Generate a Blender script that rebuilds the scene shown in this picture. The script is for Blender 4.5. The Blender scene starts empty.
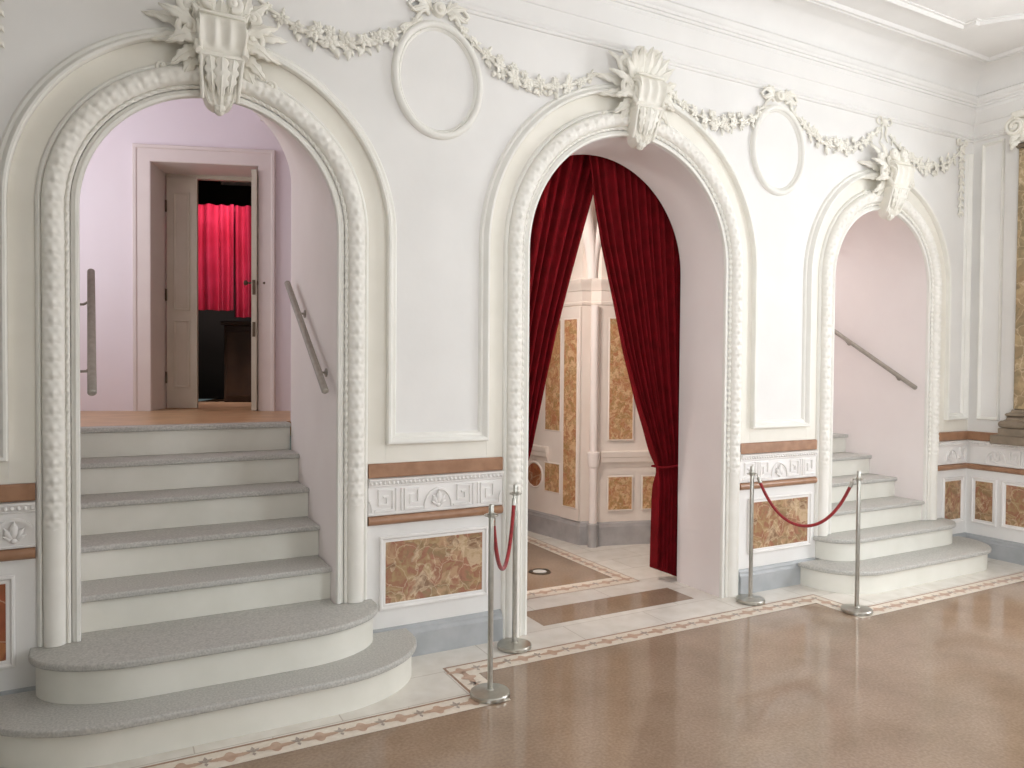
import bpy, math, random
from math import sin, cos, pi, radians, sqrt, atan2, floor as fl
from mathutils import Vector as V, Matrix

scene = bpy.context.scene
COL = scene.collection
random.seed(7)

# ------------------------------------------------------------------ materials
def srgb(r, g, b):
    f = lambda c: c / 12.92 if c <= .04045 else ((c + .055) / 1.055) ** 2.4
    return (f(r / 255), f(g / 255), f(b / 255), 1)

MATS = {}
def mat(name, c1, c2=None, scale=6, rough=.6, metal=0, detail=4, bump=0, bscale=40, spec=.5, contrast=(.35, .65), sheen=0):
    m = bpy.data.materials.new(name); m.use_nodes = True
    nt = m.node_tree; b = nt.nodes['Principled BSDF']
    b.inputs['Roughness'].default_value = rough
    b.inputs['Metallic'].default_value = metal
    b.inputs['Specular IOR Level'].default_value = spec
    if sheen:
        b.inputs['Sheen Weight'].default_value = sheen
    tc = nt.nodes.new('ShaderNodeTexCoord')
    n = nt.nodes.new('ShaderNodeTexNoise'); n.inputs['Scale'].default_value = scale; n.inputs['Detail'].default_value = detail
    nt.links.new(tc.outputs['Object'], n.inputs['Vector'])
    r = nt.nodes.new('ShaderNodeValToRGB')
    r.color_ramp.elements[0].color = c1; r.color_ramp.elements[1].color = c2 or c1
    r.color_ramp.elements[0].position = contrast[0]; r.color_ramp.elements[1].position = contrast[1]
    nt.links.new(n.outputs['Fac'], r.inputs['Fac']); nt.links.new(r.outputs['Color'], b.inputs['Base Color'])
    if bump:
        n2 = nt.nodes.new('ShaderNodeTexNoise'); n2.inputs['Scale'].default_value = bscale
        nt.links.new(tc.outputs['Object'], n2.inputs['Vector'])
        bp = nt.nodes.new('ShaderNodeBump'); bp.inputs['Strength'].default_value = bump; bp.inputs['Distance'].default_value = .01
        nt.links.new(n2.outputs['Fac'], bp.inputs['Height']); nt.links.new(bp.outputs['Normal'], b.inputs['Normal'])
    MATS[name] = m
    return m

def marble(name, cols, scale=5, vein=(.75, .6, .42, 1), rough=.28):
    """Breccia marble: big warped cells of several warm colours crossed by pale veins."""
    m = bpy.data.materials.new(name); m.use_nodes = True
    nt = m.node_tree; L = nt.links.new; N = nt.nodes.new
    b = nt.nodes['Principled BSDF']; b.inputs['Roughness'].default_value = rough
    tc = N('ShaderNodeTexCoord')
    n = N('ShaderNodeTexNoise'); n.inputs['Scale'].default_value = scale * .9; n.inputs['Detail'].default_value = 5
    L(tc.outputs['Object'], n.inputs['Vector'])
    mx = N('ShaderNodeMixRGB'); mx.inputs['Fac'].default_value = .17
    L(tc.outputs['Object'], mx.inputs[1]); L(n.outputs['Color'], mx.inputs[2])
    v = N('ShaderNodeTexVoronoi'); v.inputs['Scale'].default_value = scale * 2.4
    L(mx.outputs['Color'], v.inputs['Vector'])
    sep = N('ShaderNodeSeparateColor'); L(v.outputs['Color'], sep.inputs['Color'])
    n3 = N('ShaderNodeTexNoise'); n3.inputs['Scale'].default_value = scale * 3.2; n3.inputs['Detail'].default_value = 6
    L(mx.outputs['Color'], n3.inputs['Vector'])
    mm = N('ShaderNodeMath'); mm.operation = 'MULTIPLY_ADD'; mm.inputs[1].default_value = .55
    L(sep.outputs['Red'], mm.inputs[0])
    m4 = N('ShaderNodeMath'); m4.operation = 'MULTIPLY'; m4.inputs[1].default_value = .5
    L(n3.outputs['Fac'], m4.inputs[0]); L(m4.outputs[0], mm.inputs[2])
    r = N('ShaderNodeValToRGB'); el = r.color_ramp.elements
    k = len(cols)
    while len(el) < k: el.new(.5)
    for i, c in enumerate(cols):
        el[i].position = .12 + .72 * i / (k - 1); el[i].color = c
    L(mm.outputs[0], r.inputs['Fac'])
    w = N('ShaderNodeTexVoronoi'); w.feature = 'DISTANCE_TO_EDGE'; w.inputs['Scale'].default_value = scale * 1.5
    L(mx.outputs['Color'], w.inputs['Vector'])
    r2 = N('ShaderNodeValToRGB'); r2.color_ramp.elements[0].color = (.5, .5, .5, 1); r2.color_ramp.elements[1].color = (0, 0, 0, 1)
    r2.color_ramp.elements[1].position = .03
    L(w.outputs['Distance'], r2.inputs['Fac'])
    m2 = N('ShaderNodeMixRGB'); m2.inputs[2].default_value = vein
    L(r2.outputs['Color'], m2.inputs['Fac']); L(r.outputs['Color'], m2.inputs[1]); L(m2.outputs['Color'], b.inputs['Base Color'])
    MATS[name] = m
    return m

FARW = mat('beige_far_wall', srgb(118, 118, 112), srgb(126, 126, 120), 3, .8)
SIDEW = mat('grey_side_wall', srgb(160, 160, 157), srgb(170, 170, 167), 3, .8)
WHITE = mat('white_plaster', srgb(228, 226, 223), srgb(233, 231, 228), 2.5, .75, bump=.05, bscale=25)
CREAM = mat('cream_stucco', srgb(228, 224, 213), srgb(236, 233, 224), 8, .6)
IVORY = mat('ivory_stucco', srgb(231, 229, 222), srgb(236, 234, 228), 6, .6)
BANDC = mat('cream_band_paint', srgb(229, 225, 214), srgb(234, 230, 220), 5, .65)
CARVED = mat('carved_white_stucco', srgb(232, 229, 221), srgb(238, 235, 228), 8, .6)
PINK = mat('pink_plaster', srgb(236, 228, 226), srgb(240, 233, 231), 2, .75)
LILAC = mat('lilac_plaster', srgb(236, 226, 233), srgb(238, 229, 236), 2, .8)
CASING = mat('casing_paint', srgb(224, 212, 210), srgb(228, 217, 214), 4, .55)
DOORP = mat('grey_door_paint', srgb(196, 188, 172), srgb(202, 195, 180), 5, .5)
RISER = mat('off_white_riser', srgb(226, 224, 214), srgb(232, 230, 221), 5, .45)
TREAD = mat('grey_granite_tread', srgb(168, 167, 162), srgb(202, 200, 194), 110, .5, detail=6, contrast=(.3, .7))
BASE = mat('blue_grey_stone', srgb(162, 165, 167), srgb(176, 178, 180), 7, .4)
VBASE = mat('grey_stone', srgb(160, 156, 155), srgb(176, 172, 171), 8, .4)
BROWN = mat('brown_stone', srgb(148, 109, 82), srgb(166, 126, 98), 14, .3)
DADO = mat('dado_white_marble', srgb(231, 228, 225), srgb(238, 235, 232), 5, .4)
FLOORM = mat('floor_brown_terrazzo', srgb(155, 133, 113), srgb(168, 146, 126), 3, .10, detail=12)
TILE = mat('floor_white_tile', srgb(222, 216, 206), srgb(232, 227, 219), 9, .25)
BORDER = mat('mosaic_cream', srgb(222, 210, 194), srgb(232, 222, 208), 40, .3)
LINE = mat('mosaic_line_brown', srgb(150, 116, 94), srgb(166, 132, 108), 30, .35)
MOTIF = mat('mosaic_motif_tan', srgb(184, 152, 130), srgb(200, 170, 148), 25, .35)
SPRIG = mat('mosaic_sprig_grey', srgb(160, 144, 132), srgb(176, 162, 150), 25, .35)
STEEL = mat('brushed_steel', srgb(178, 176, 168), srgb(190, 188, 180), 30, .32, 1)
RAILM = mat('rail_metal', srgb(150, 143, 134), srgb(162, 155, 146), 30, .45, .25)
ROPE = mat('red_rope_velvet', srgb(128, 22, 26), srgb(156, 30, 34), 60, .7, sheen=.3)
VELVET = mat('red_velvet', srgb(100, 10, 16), srgb(120, 14, 24), 12, .9, spec=.15)
SATIN = mat('red_satin', srgb(176, 34, 58), srgb(196, 50, 78), 4, .28, spec=1)
DARK = mat('dark_hall_shade', srgb(40, 38, 30), srgb(46, 42, 34), 3, .8)  # gloom of the unlit hall put into its wall colour
DARKB = mat('dark_brown_wood', srgb(58, 42, 28), srgb(70, 50, 32), 6, .5)
PARQ = mat('parquet', srgb(190, 152, 112), srgb(208, 170, 130), 5, .35)
VCREAM = mat('vestibule_cream', srgb(226, 213, 202), srgb(232, 220, 210), 4, .55)
VVAULT = mat('vestibule_vault_paint', srgb(234, 222, 216), srgb(238, 228, 222), 3, .8)
CAPS = mat('pilaster_base_stone', srgb(118, 104, 88), srgb(140, 126, 108), 9, .4)
GLASS = mat('frosted_glass', srgb(220, 220, 214), None, 5, .25)
STEELD = mat('dark_steel', srgb(96, 84, 70), srgb(108, 94, 80), 20, .4, .7)
MARB = marble('breccia_marble', [srgb(126, 90, 68), srgb(166, 114, 90), srgb(140, 116, 82), srgb(184, 150, 116), srgb(150, 98, 76), srgb(166, 138, 98), srgb(198, 172, 142), srgb(132, 100, 74)], 7)
MARBG = marble('olive_breccia_marble', [srgb(112, 98, 74), srgb(156, 132, 98), srgb(130, 114, 84), srgb(176, 154, 118), srgb(140, 112, 82)], 5)
MARBR = marble('red_and_shaded_breccia', [srgb(118, 62, 44), srgb(160, 90, 62), srgb(140, 84, 54), srgb(176, 116, 76), srgb(136, 66, 46)], 5)  # real red on the roundel, shade tone on the edge panel
MARBY = marble('ochre_breccia_marble', [srgb(138, 92, 58), srgb(196, 150, 106), srgb(160, 124, 76), srgb(216, 182, 142), srgb(172, 112, 76), srgb(200, 158, 112)], 11)

# joints in the pale floor tiles
def tile_joints(m, size=.62):
    nt = m.node_tree; L = nt.links.new; N = nt.nodes.new
    b = nt.nodes['Principled BSDF']; src = b.inputs['Base Color'].links[0].from_socket
    tc = N('ShaderNodeTexCoord'); br = N('ShaderNodeTexBrick')
    br.inputs['Color1'].default_value = (1, 1, 1, 1); br.inputs['Color2'].default_value = (.94, .94, .94, 1); br.inputs['Mortar'].default_value = (.72, .69, .66, 1)
    br.inputs['Scale'].default_value = 1; br.inputs['Mortar Size'].default_value = .003
    br.inputs['Brick Width'].default_value = size; br.inputs['Row Height'].default_value = .298
    L(tc.outputs['Object'], br.inputs['Vector'])
    mx = N('ShaderNodeMixRGB'); mx.blend_type = 'MULTIPLY'; mx.inputs['Fac'].default_value = 1
    L(src, mx.inputs[1]); L(br.outputs['Color'], mx.inputs[2]); L(mx.outputs['Color'], b.inputs['Base Color'])
tile_joints(TILE)
# fine speckle of the terrazzo
def speckle(m):
    nt = m.node_tree; L = nt.links.new; N = nt.nodes.new
    b = nt.nodes['Principled BSDF']; src = b.inputs['Base Color'].links[0].from_socket
    tc = N('ShaderNodeTexCoord'); n = N('ShaderNodeTexNoise'); n.inputs['Scale'].default_value = 70; n.inputs['Detail'].default_value = 5
    L(tc.outputs['Object'], n.inputs['Vector'])
    r = N('ShaderNodeValToRGB'); r.color_ramp.elements[0].position = .35; r.color_ramp.elements[1].position = .7
    r.color_ramp.elements[0].color = (.80, .78, .76, 1); r.color_ramp.elements[1].color = (1.0, 1.0, 1.0, 1)
    L(n.outputs['Fac'], r.inputs['Fac'])
    mx = N('ShaderNodeMixRGB'); mx.blend_type = 'MULTIPLY'; mx.inputs['Fac'].default_value = 1
    L(src, mx.inputs[1]); L(r.outputs['Color'], mx.inputs[2]); L(mx.outputs['Color'], b.inputs['Base Color'])
speckle(FLOORM)

# ------------------------------------------------------------------ mesh builder
class MB:
    def __init__(s): s.v = []; s.f = []; s.m = []
    def add(s, vs, fs, mi=0):
        b = len(s.v); s.v += [tuple(p) for p in vs]; s.f += [tuple(i + b for i in f) for f in fs]; s.m += [mi] * len(fs)
    def box(s, x0, x1, y0, y1, z0, z1, mi=0, M=None):
        vs = [V((x, y, z)) for x in (x0, x1) for y in (y0, y1) for z in (z0, z1)]
        if M: vs = [M @ p for p in vs]
        s.add(vs, [(0, 1, 3, 2), (4, 6, 7, 5), (0, 4, 5, 1), (2, 3, 7, 6), (0, 2, 6, 4), (1, 5, 7, 3)], mi)
    def bbox(s, x0, x1, y0, y1, z0, z1, r=.006, M=None, mi=0):
        """box with all edges chamfered by r"""
        P = []
        for sx in (0, 1):
            for sy in (0, 1):
                for sz in (0, 1):
                    x, y, z = (x0, x1)[sx], (y0, y1)[sy], (z0, z1)[sz]
                    dx, dy, dz = (r, -r)[sx], (r, -r)[sy], (r, -r)[sz]
                    P += [V((x, y + dy, z + dz)), V((x + dx, y, z + dz)), V((x + dx, y + dy, z))]
        if M: P = [M @ p for p in P]
        I = lambda a, b, c, k: ((a * 2 + b) * 2 + c) * 3 + k
        F = []
        for a in (0, 1):
            F += [[I(a, 0, 0, 0), I(a, 0, 1, 0), I(a, 1, 1, 0), I(a, 1, 0, 0)], [I(0, a, 0, 1), I(0, a, 1, 1), I(1, a, 1, 1), I(1, a, 0, 1)], [I(0, 0, a, 2), I(0, 1, a, 2), I(1, 1, a, 2), I(1, 0, a, 2)]]
            for b in (0, 1):
                F += [[I(a, b, 0, 0), I(a, b, 1, 0), I(a, b, 1, 1), I(a, b, 0, 1)], [I(a, 0, b, 0), I(a, 1, b, 0), I(a, 1, b, 2), I(a, 0, b, 2)], [I(0, a, b, 1), I(1, a, b, 1), I(1, a, b, 2), I(0, a, b, 2)]]
                for c in (0, 1): F.append([I(a, b, c, 0), I(a, b, c, 1), I(a, b, c, 2)])
        s.add(P, F, mi)
    def sweep(s, frames, prof, closed=False, pclosed=False, disp=None, caps=True, mi=0):
        """frames: (point, side, out); prof: (a, b) -> point + side*a + out*b."""
        n, k = len(frames), len(prof); vs = []
        for i, (p, a, o) in enumerate(frames):
            for j, (x, y) in enumerate(prof):
                d = disp(i, j) if disp else 0
                vs.append(p + a * x + o * (y + d))
        fs = []
        for i in range(n if closed else n - 1):
            i2 = (i + 1) % n
            for j in range(k if pclosed else k - 1):
                j2 = (j + 1) % k
                fs.append((i * k + j, i * k + j2, i2 * k + j2, i2 * k + j))
        if caps and not closed:
            fs += [tuple(range(k)), tuple((n - 1) * k + j for j in reversed(range(k)))]
        s.add(vs, fs, mi)
    def lathe(s, prof, c=(0, 0, 0), n=32, M=None, mi=0):
        vs = []; k = len(prof); c = V(c)
        for i in range(n):
            t = 2 * pi * i / n
            for r, z in prof:
                p = V((r * cos(t), r * sin(t), z))
                vs.append(c + (M @ p if M else p))
        fs = [(i * k + j, ((i + 1) % n) * k + j, ((i + 1) % n) * k + j + 1, i * k + j + 1) for i in range(n) for j in range(k - 1)]
        if prof[0][0] > 1e-6: fs.append(tuple(i * k for i in reversed(range(n))))
        if prof[-1][0] > 1e-6: fs.append(tuple(i * k + k - 1 for i in range(n)))
        s.add(vs, fs, mi)
    def tube(s, pts, r, n=10, mi=0, flat=None, closed=False):
        pts = [V(p) for p in pts]; m = len(pts); fr = []; up = None
        for i, p in enumerate(pts):
            if closed: t = (pts[(i + 1) % m] - pts[i - 1]).normalized()
            else: t = (pts[min(i + 1, m - 1)] - pts[max(i - 1, 0)]).normalized()
            if up is None:
                up = V((0, 0, 1)) if abs(t.z) < .9 else V((1, 0, 0))
            a = t.cross(up)
            if a.length < 1e-5: a = t.cross(V((0, 1, 0)))
            a.normalize(); o = a.cross(t).normalized(); up = o
            rr = r(i / max(1, m - 1)) if callable(r) else r
            fr.append((p, a * rr, o * rr))
        prof = [(cos(2 * pi * j / n), sin(2 * pi * j / n)) for j in range(n)]
        s.sweep(fr, prof, closed=closed, pclosed=True, mi=mi)
    def ball(s, c, rx, ry=None, rz=None, n=10, k=7, mi=0):
        ry = ry or rx; rz = rz or rx; c = V(c)
        vs = [c + V((0, 0, -rz))]
        for j in range(1, k):
            t = -pi / 2 + pi * j / k
            for i in range(n):
                a = 2 * pi * i / n
                vs.append(c + V((rx * cos(t) * cos(a), ry * cos(t) * sin(a), rz * sin(t))))
        vs.append(c + V((0, 0, rz)))
        fs = [(0, 1 + (i + 1) % n, 1 + i) for i in range(n)]
        for j in range(k - 2):
            for i in range(n):
                fs.append((1 + j * n + i, 1 + j * n + (i + 1) % n, 1 + (j + 1) * n + (i + 1) % n, 1 + (j + 1) * n + i))
        t = len(vs) - 1
        fs += [(t, 1 + (k - 2) * n + i, 1 + (k - 2) * n + (i + 1) % n) for i in range(n)]
        s.add(vs, fs, mi)
    def leaf(s, o, d, n, L, W, arch=.3, tip=.0, lobes=3, depth=.2, nu=12, nv=7, thick=.006, cup=.25, mi=0):
        """a lobed leaf with a mid-rib: from o along d, facing n, length L, half width W."""
        o, d, n = V(o), V(d).normalized(), V(n).normalized()
        sd = d.cross(n).normalized(); n = sd.cross(d).normalized()
        top, bot = [], []
        for i in range(nu + 1):
            l = i / nu
            w = W * (sin(pi * min(1, (l * .93 + .07)) ** .75) ** .8 if l < 1 else 0.02)
            w = max(w, .04 * W) * (1 + depth * sin(2 * pi * lobes * l - .8)) if lobes else max(w, .04 * W)
            for j in range(nv):
                c = 2 * j / (nv - 1) - 1
                h = L * arch * sin(pi * l) + tip * L * l * l - cup * W * c * c * .6 + .10 * W * (1 - min(1, abs(c) * 4)) + .05 * W * cos(c * 3 * pi)
                p = o + d * (L * l) + sd * (w * c) + n * h
                top.append(p); bot.append(p - n * thick)
        m = (nu + 1) * nv; fs = []
        for i in range(nu):
            for j in range(nv - 1):
                a = i * nv + j
                fs += [(a, a + 1, a + nv + 1, a + nv), (m + a, m + a + nv, m + a + nv + 1, m + a + 1)]
        for i in range(nu):
            for j in (0, nv - 1):
                a = i * nv + j; q = (a, a + nv, m + a + nv, m + a)
                fs.append(q if j == 0 else q[::-1])
        for j in range(nv - 1):
            fs.append((j + 1, j, m + j, m + j + 1)); a = nu * nv + j; fs.append((a, a + 1, m + a + 1, m + a))
        s.add(top + bot, fs, mi)
    def slab(s, out, z0, z1, r=.008, mi=0, seg=3):
        """horizontal slab with a rounded rim over an outline (counter-clockwise)"""
        out = [V((x, y)) for x, y in out]; n = len(out); nr = []
        for i in range(n):
            e1 = (out[i] - out[i - 1]).normalized(); e2 = (out[(i + 1) % n] - out[i]).normalized()
            q = V((e1.y, -e1.x)) + V((e2.y, -e2.x)); q = q / max(.4, q.length_squared / 2) if q.length > 1e-6 else V((0, 0))
            nr.append(q)
        rows = []
        h = z1 - z0; r = min(r, h / 2 * .98)
        for k in range(seg + 1):
            t = pi / 2 * k / seg; rows.append((r * (1 - sin(t)), z0 + r * (1 - cos(t))))
        for k in range(seg + 1):
            t = pi / 2 * k / seg; rows.append((r * (1 - cos(t)), z1 - r * (1 - sin(t))))
        vs = [V((p.x - q.x * d, p.y - q.y * d, z)) for d, z in rows for p, q in zip(out, nr)]
        fs = [(k * n + i, k * n + (i + 1) % n, (k + 1) * n + (i + 1) % n, (k + 1) * n + i) for k in range(len(rows) - 1) for i in range(n)]
        fs += [tuple(reversed(range(n))), tuple((len(rows) - 1) * n + i for i in range(n))]
        s.add(vs, fs, mi)
    def xform(s, M): s.v = [tuple(M @ V(p)) for p in s.v]; return s
    def mesh(s, name, mats, sharp=38):
        me = bpy.data.meshes.new(name); me.from_pydata(s.v, [], s.f)
        for m in (mats if isinstance(mats, (list, tuple)) else [mats]): me.materials.append(m)
        for p, i in zip(me.polygons, s.m): p.material_index = i; p.use_smooth = True
        import bmesh
        bm = bmesh.new(); bm.from_mesh(me); bmesh.ops.recalc_face_normals(bm, faces=bm.faces); bm.to_mesh(me); bm.free()
        me.set_sharp_from_angle(angle=radians(sharp)); me.update()
        return me
    def build(s, name, mats, parent=None, sharp=38, loc=None):
        o = bpy.data.objects.new(name, s.mesh(name, mats, sharp)); COL.objects.link(o)
        if parent: o.parent = parent
        if loc is not None: o.location = loc
        return o

def tag(o, label=None, cat=None, group=None, kind=None):
    if label: o['label'] = label
    if cat: o['category'] = cat
    if group: o['group'] = group
    if kind: o['kind'] = kind
    return o
def thing(name, label, cat, loc=(0, 0, 0), group=None, rot=None):
    o = bpy.data.objects.new(name, None); COL.objects.link(o); o.location = loc
    o.empty_display_size = .1
    if rot: o.rotation_euler = rot
    return tag(o, label, cat, group, 'thing')
def struct(name, mb, m, parent=None, sharp=38):
    o = mb.build(name, m, parent, sharp)
    if not parent: o['kind'] = 'structure'
    return o
def link(name, me, parent, M=None):
    o = bpy.data.objects.new(name, me); COL.objects.link(o); o.parent = parent
    if M is not None: o.matrix_local = M
    return o

# ------------------------------------------------------------------ layout of the hall
XL, XR, XC = -.72, 6.70, 2.994           # side walls, axis of symmetry
CZ = 4.20                                # ceiling
ARCH = [(.473, .583), (2.994, .783), (5.493, .586)]   # centre, half width
SPR = 2.305                              # springing height
DEPTH = [1.10, .445, 1.10]
ZL = 1.235                               # landing height
BACK = -6.2

def arc_pts(c, r, z, a0, a1, n):
    return [(c + r * cos(a0 + (a1 - a0) * i / n), z + r * sin(a0 + (a1 - a0) * i / n)) for i in range(n + 1)]

# ---- front wall with three arched openings
w = MB(); x = XL
for (c, r), dp in zip(ARCH, DEPTH):
    for Y in (0, .445):
        xe = c - r - (.048 if c < 1 and Y > 0 else 0)      # the landing passage splays
        w.add([V((x, Y, 0)), V((xe, Y, 0)), V((xe, Y, CZ)), V((x, Y, CZ))], [(0, 1, 2, 3)])
    A = arc_pts(c, r, SPR, pi, 0, 48)
    for Y in (0, dp):
        sq = .11 / (2 * r) if c < 1 and Y > 1 else 0
        w.add([V((a - (c + r - a) * sq, Y, b + (.46 if Y > 1 else 0))) for a, b in A] + [V((a - (c + r - a) * sq, Y, CZ)) for a, b in A], [(i, i + 1, 49 + i + 1, 49 + i) for i in range(48)])
    P = [(c - r, 0)] + A + [(c + r, 0)]
    k = len(P)
    rise = .46 if dp > 1 else 0
    sq = .11 / (2 * r) if c < 1 else 0
    w.add([V((a, 0, b)) for a, b in P] + [V((a - (c + r - a) * sq, dp, b + (rise if b > 0 else 0))) for a, b in P], [(i, i + 1, k + i + 1, k + i) for i in range(k - 1)], 1)
    x = c + r
for Y in (0, .445):
    w.add([V((x, Y, 0)), V((XR, Y, 0)), V((XR, Y, CZ)), V((x, Y, CZ))], [(0, 1, 2, 3)])
struct('wall_front', w, [WHITE, PINK])

# ---- other walls of the hall
def wall_y(name, X, holes, m, y0=BACK, y1=0, z1=CZ, t=.2, sgn=1):
    """wall at X running along y with rectangular window openings (ya, yb, za, zb)"""
    b = MB(); ys = sorted(holes)
    x0, x1 = (X, X + t * sgn) if sgn > 0 else (X + t * sgn, X)
    y = y0
    for a, c, za, zb in ys:
        b.box(x0, x1, y, a, 0, z1); b.box(x0, x1, a, c, 0, za); b.box(x0, x1, a, c, zb, z1); y = c
    b.box(x0, x1, y, y1, 0, z1)
    return struct(name, b, m)
WINS = [(-3.4, -1.8, .95, 3.45)]
wall_y('wall_right', XR, WINS, WHITE)
wall_y('wall_left', XL, [(-5.9, -4.3, .95, 3.45)], SIDEW, sgn=-1)
b = MB()
for q in ((XL, 3.2, 0, CZ), (4.8, XR, 0, CZ), (3.2, 4.8, 0, .95), (3.2, 4.8, 3.45, CZ)): b.box(q[0], q[1], BACK - .2, BACK, q[2], q[3])
struct('wall_back', b, FARW)
b = MB()
for xx in (3.2, 3.975, 4.75): b.box(xx, xx + .05, BACK - .14, BACK - .08, .95, 3.45)
for zz in (.95, 2.5, 3.4): b.box(3.2, 4.8, BACK - .14, BACK - .08, zz, zz + .05)
struct('window_2', b, CREAM)
b = MB()
for yy in (-5.9, -5.125, -4.35): b.box(XL - .14, XL - .08, yy, yy + .05, .95, 3.45)
for zz in (.95, 2.5, 3.4): b.box(XL - .14, XL - .08, -5.9, -4.3, zz, zz + .05)
struct('window_3', b, CREAM)
b = MB(); b.box(XL - .2, XR + .2, BACK - .2, 0, CZ, CZ + .1); struct('ceiling', b, WHITE)
for i, (a, c, za, zb) in enumerate(WINS):
    b = MB()
    for yy in (a, (a + c) / 2 - .025, c - .05): b.box(XR + .08, XR + .14, yy, yy + .05, za, zb)
    for zz in (za, za + (zb - za) * .66, zb - .05): b.box(XR + .08, XR + .14, a, c, zz, zz + .05)
    struct('window_%d' % (i + 1), b, CREAM)

# ---- floor with inlaid bands
b = MB(); b.box(XL, XR, BACK, 5.2, -.1, 0)
FLOOR = struct('floor', b, FLOORM)
def flat(mb, pts, z, mi=0): mb.add([V((x, y, z)) for x, y in pts], [tuple(range(len(pts)))], mi)
def rect(mb, x0, x1, y0, y1, z): flat(mb, [(x0, y0), (x1, y0), (x1, y1), (x0, y1)], z)
JA, JB, YF, YR, BW = 1.56, 4.43, -.612, -.256, .145
t = MB()
rect(t, XL, JA, YF, 0, .001); rect(t, JA, JB, YR, 0, .001); rect(t, JB, XR, YF, 0, .001)
c, r = ARCH[1]
rect(t, c - r, c + r, 0, .06, .001); rect(t, c - r, 2.376, .06, .35, .001); rect(t, 3.602, c + r, .06, .35, .001); rect(t, c - r, c + r, .35, .45, .001)
rect(t, 1.3, 4.8, .45, .57, .001); rect(t, 3.53, 4.8, .57, 1.9, .001); rect(t, 1.3, 2.46, .57, 1.9, .001); rect(t, 3.53, 3.9, 1.9, 5, .001); rect(t, 2.2, 2.46, 1.9, 5, .001)
t.build('pale_tiles', TILE, FLOOR)
t = MB()
HB = [(XL, JA, YF), (JB, XR, YF), ]
rect(t, XL, JA + BW, YF - BW, YF, .0014); rect(t, JA, JA + BW, YF, YR, .0014); rect(t, JA, JB, YR - BW, YR, .0015)
rect(t, JB - BW, JB, YF, YR, .0014); rect(t, JB - BW, XR, YF - BW, YF, .0014)
rect(t, 2.46, 3.53, .57, .745, .0014); rect(t, 3.40, 3.53, .57, 5, .0015); rect(t, 2.46, 2.59, .57, 5, .0015)
t.build('mosaic_border', BORDER, FLOOR)
t = MB(); lw = .013
rect(t, XL, JA, YF - lw, YF, .002); rect(t, JA, JA + lw, YF - lw, YR, .002); rect(t, JA, JB, YR - lw, YR, .0021); rect(t, JB - lw, JB, YF - lw, YR, .002); rect(t, JB, XR, YF - lw, YF, .002)
rect(t, 2.46, 3.53, .57, .58, .002); rect(t, 3.52, 3.53, .57, 5, .002); rect(t, 2.46, 2.47, .57, 5, .002)
t.build('mosaic_line', LINE, FLOOR)
mo, sp = MB(), MB()
def motif(x, y, ang, k):
    ca, sa = cos(ang), sin(ang)
    T = lambda u, v: (x + u * ca - v * sa, y + u * sa + v * ca)
    if k % 2 == 0:      # four-leaved flower with pointed side leaves
        pts = []
        for i in range(32):
            a = 2 * pi * i / 32; rr = .76 + .24 * cos(4 * a)
            pts.append(T(.066 * rr * cos(a) * (1 + .25 * cos(2 * a)), .043 * rr * sin(a)))
        flat(mo, pts, .0026)
        for sx in (-1, 1): flat(mo, [T(sx * .028, 0), T(sx * .05, -.016), T(sx * .066, 0), T(sx * .05, .016)], .0027)
    else:               # three-leaved sprig
        for a in (pi / 2, pi / 2 + .9, pi / 2 - .9, -pi / 2):
            L = .036 if abs(a - pi / 2) > .1 else .045
            flat(sp, [T(0, -.008), T(L * .5 * cos(a) + .009 * sin(a), L * .5 * sin(a) - .009 * cos(a)), T(L * cos(a), L * sin(a)), T(L * .5 * cos(a) - .009 * sin(a), L * .5 * sin(a) + .009 * cos(a))], .0026)
def run(xa, ya, xb, yb, ang, step=.093):
    n = max(1, round(math.hypot(xb - xa, yb - ya) / step))
    for i in range(n + 1): motif(xa + (xb - xa) * i / n, ya + (yb - ya) * i / n, ang, i)
h = -(BW + lw) / 2
run(XL + .05, YF + h, JA + .07, YF + h, 0); run(JA + .075, YF + h + .11, JA + .075, YR + h - .09, pi / 2); run(JA + .07, YR + h, JB - .07, YR + h, 0)
run(JB - .075, YF + h + .11, JB - .075, YR + h - .09, pi / 2); run(JB - .07, YF + h, XR - .05, YF + h, 0)
run(2.55, .66, 3.46, .66, 0); run(3.46, .78, 3.46, 4, pi / 2)
mo.build('mosaic_flower', MOTIF, FLOOR); sp.build('mosaic_sprig', SPRIG, FLOOR)

# ------------------------------------------------------------------ cornice, ceiling mouldings
COR = [(0, 3.612), (.010, 3.614), (.016, 3.625), (.010, 3.637), (.006, 3.64), (.012, 3.645), (.016, 3.655), (.012, 3.668), (.006, 3.672), (.006, 3.762), (.014, 3.766), (.018, 3.775), (.05, 3.845), (.056, 3.862), (.05, 3.868), (.05, 3.89), (.058, 3.893), (.058, 3.912), (.066, 3.915), (.066, 3.936),
       (.072, 3.94), (.080, 3.955), (.082, 3.975), (.068, 3.99), (.05, 3.996), (.036, 4.0)]
COR += [(.036 + .19 * (1 - cos(a)), 4.0 + .18 * sin(a)) for a in [pi / 2 * i / 12 for i in range(1, 13)]]
COR += [(.232, 4.172), (.246, 4.172), (.250, 4.184), (.262, 4.176), (.276, 4.176), (.284, 4.19), (.29, 4.199)]
def lpath(pts, outs):
    return [(V(p), V((0, 0, 1)), V(o)) for p, o in zip(pts, outs)]
b = MB()
fr = [(V((XL, BACK, 0)), V((0, 0, 1)), V((1, 0, 0))), (V((XL, 0, 0)), V((0, 0, 1)), V((1, -1, 0))), (V((XR, 0, 0)), V((0, 0, 1)), V((-1, -1, 0))), (V((XR, BACK, 0)), V((0, 0, 1)), V((-1, 0, 0)))]
b.sweep(fr, [(z, o) for o, z in COR], caps=False)
struct('trim_1', b, WHITE, sharp=30)
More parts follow.
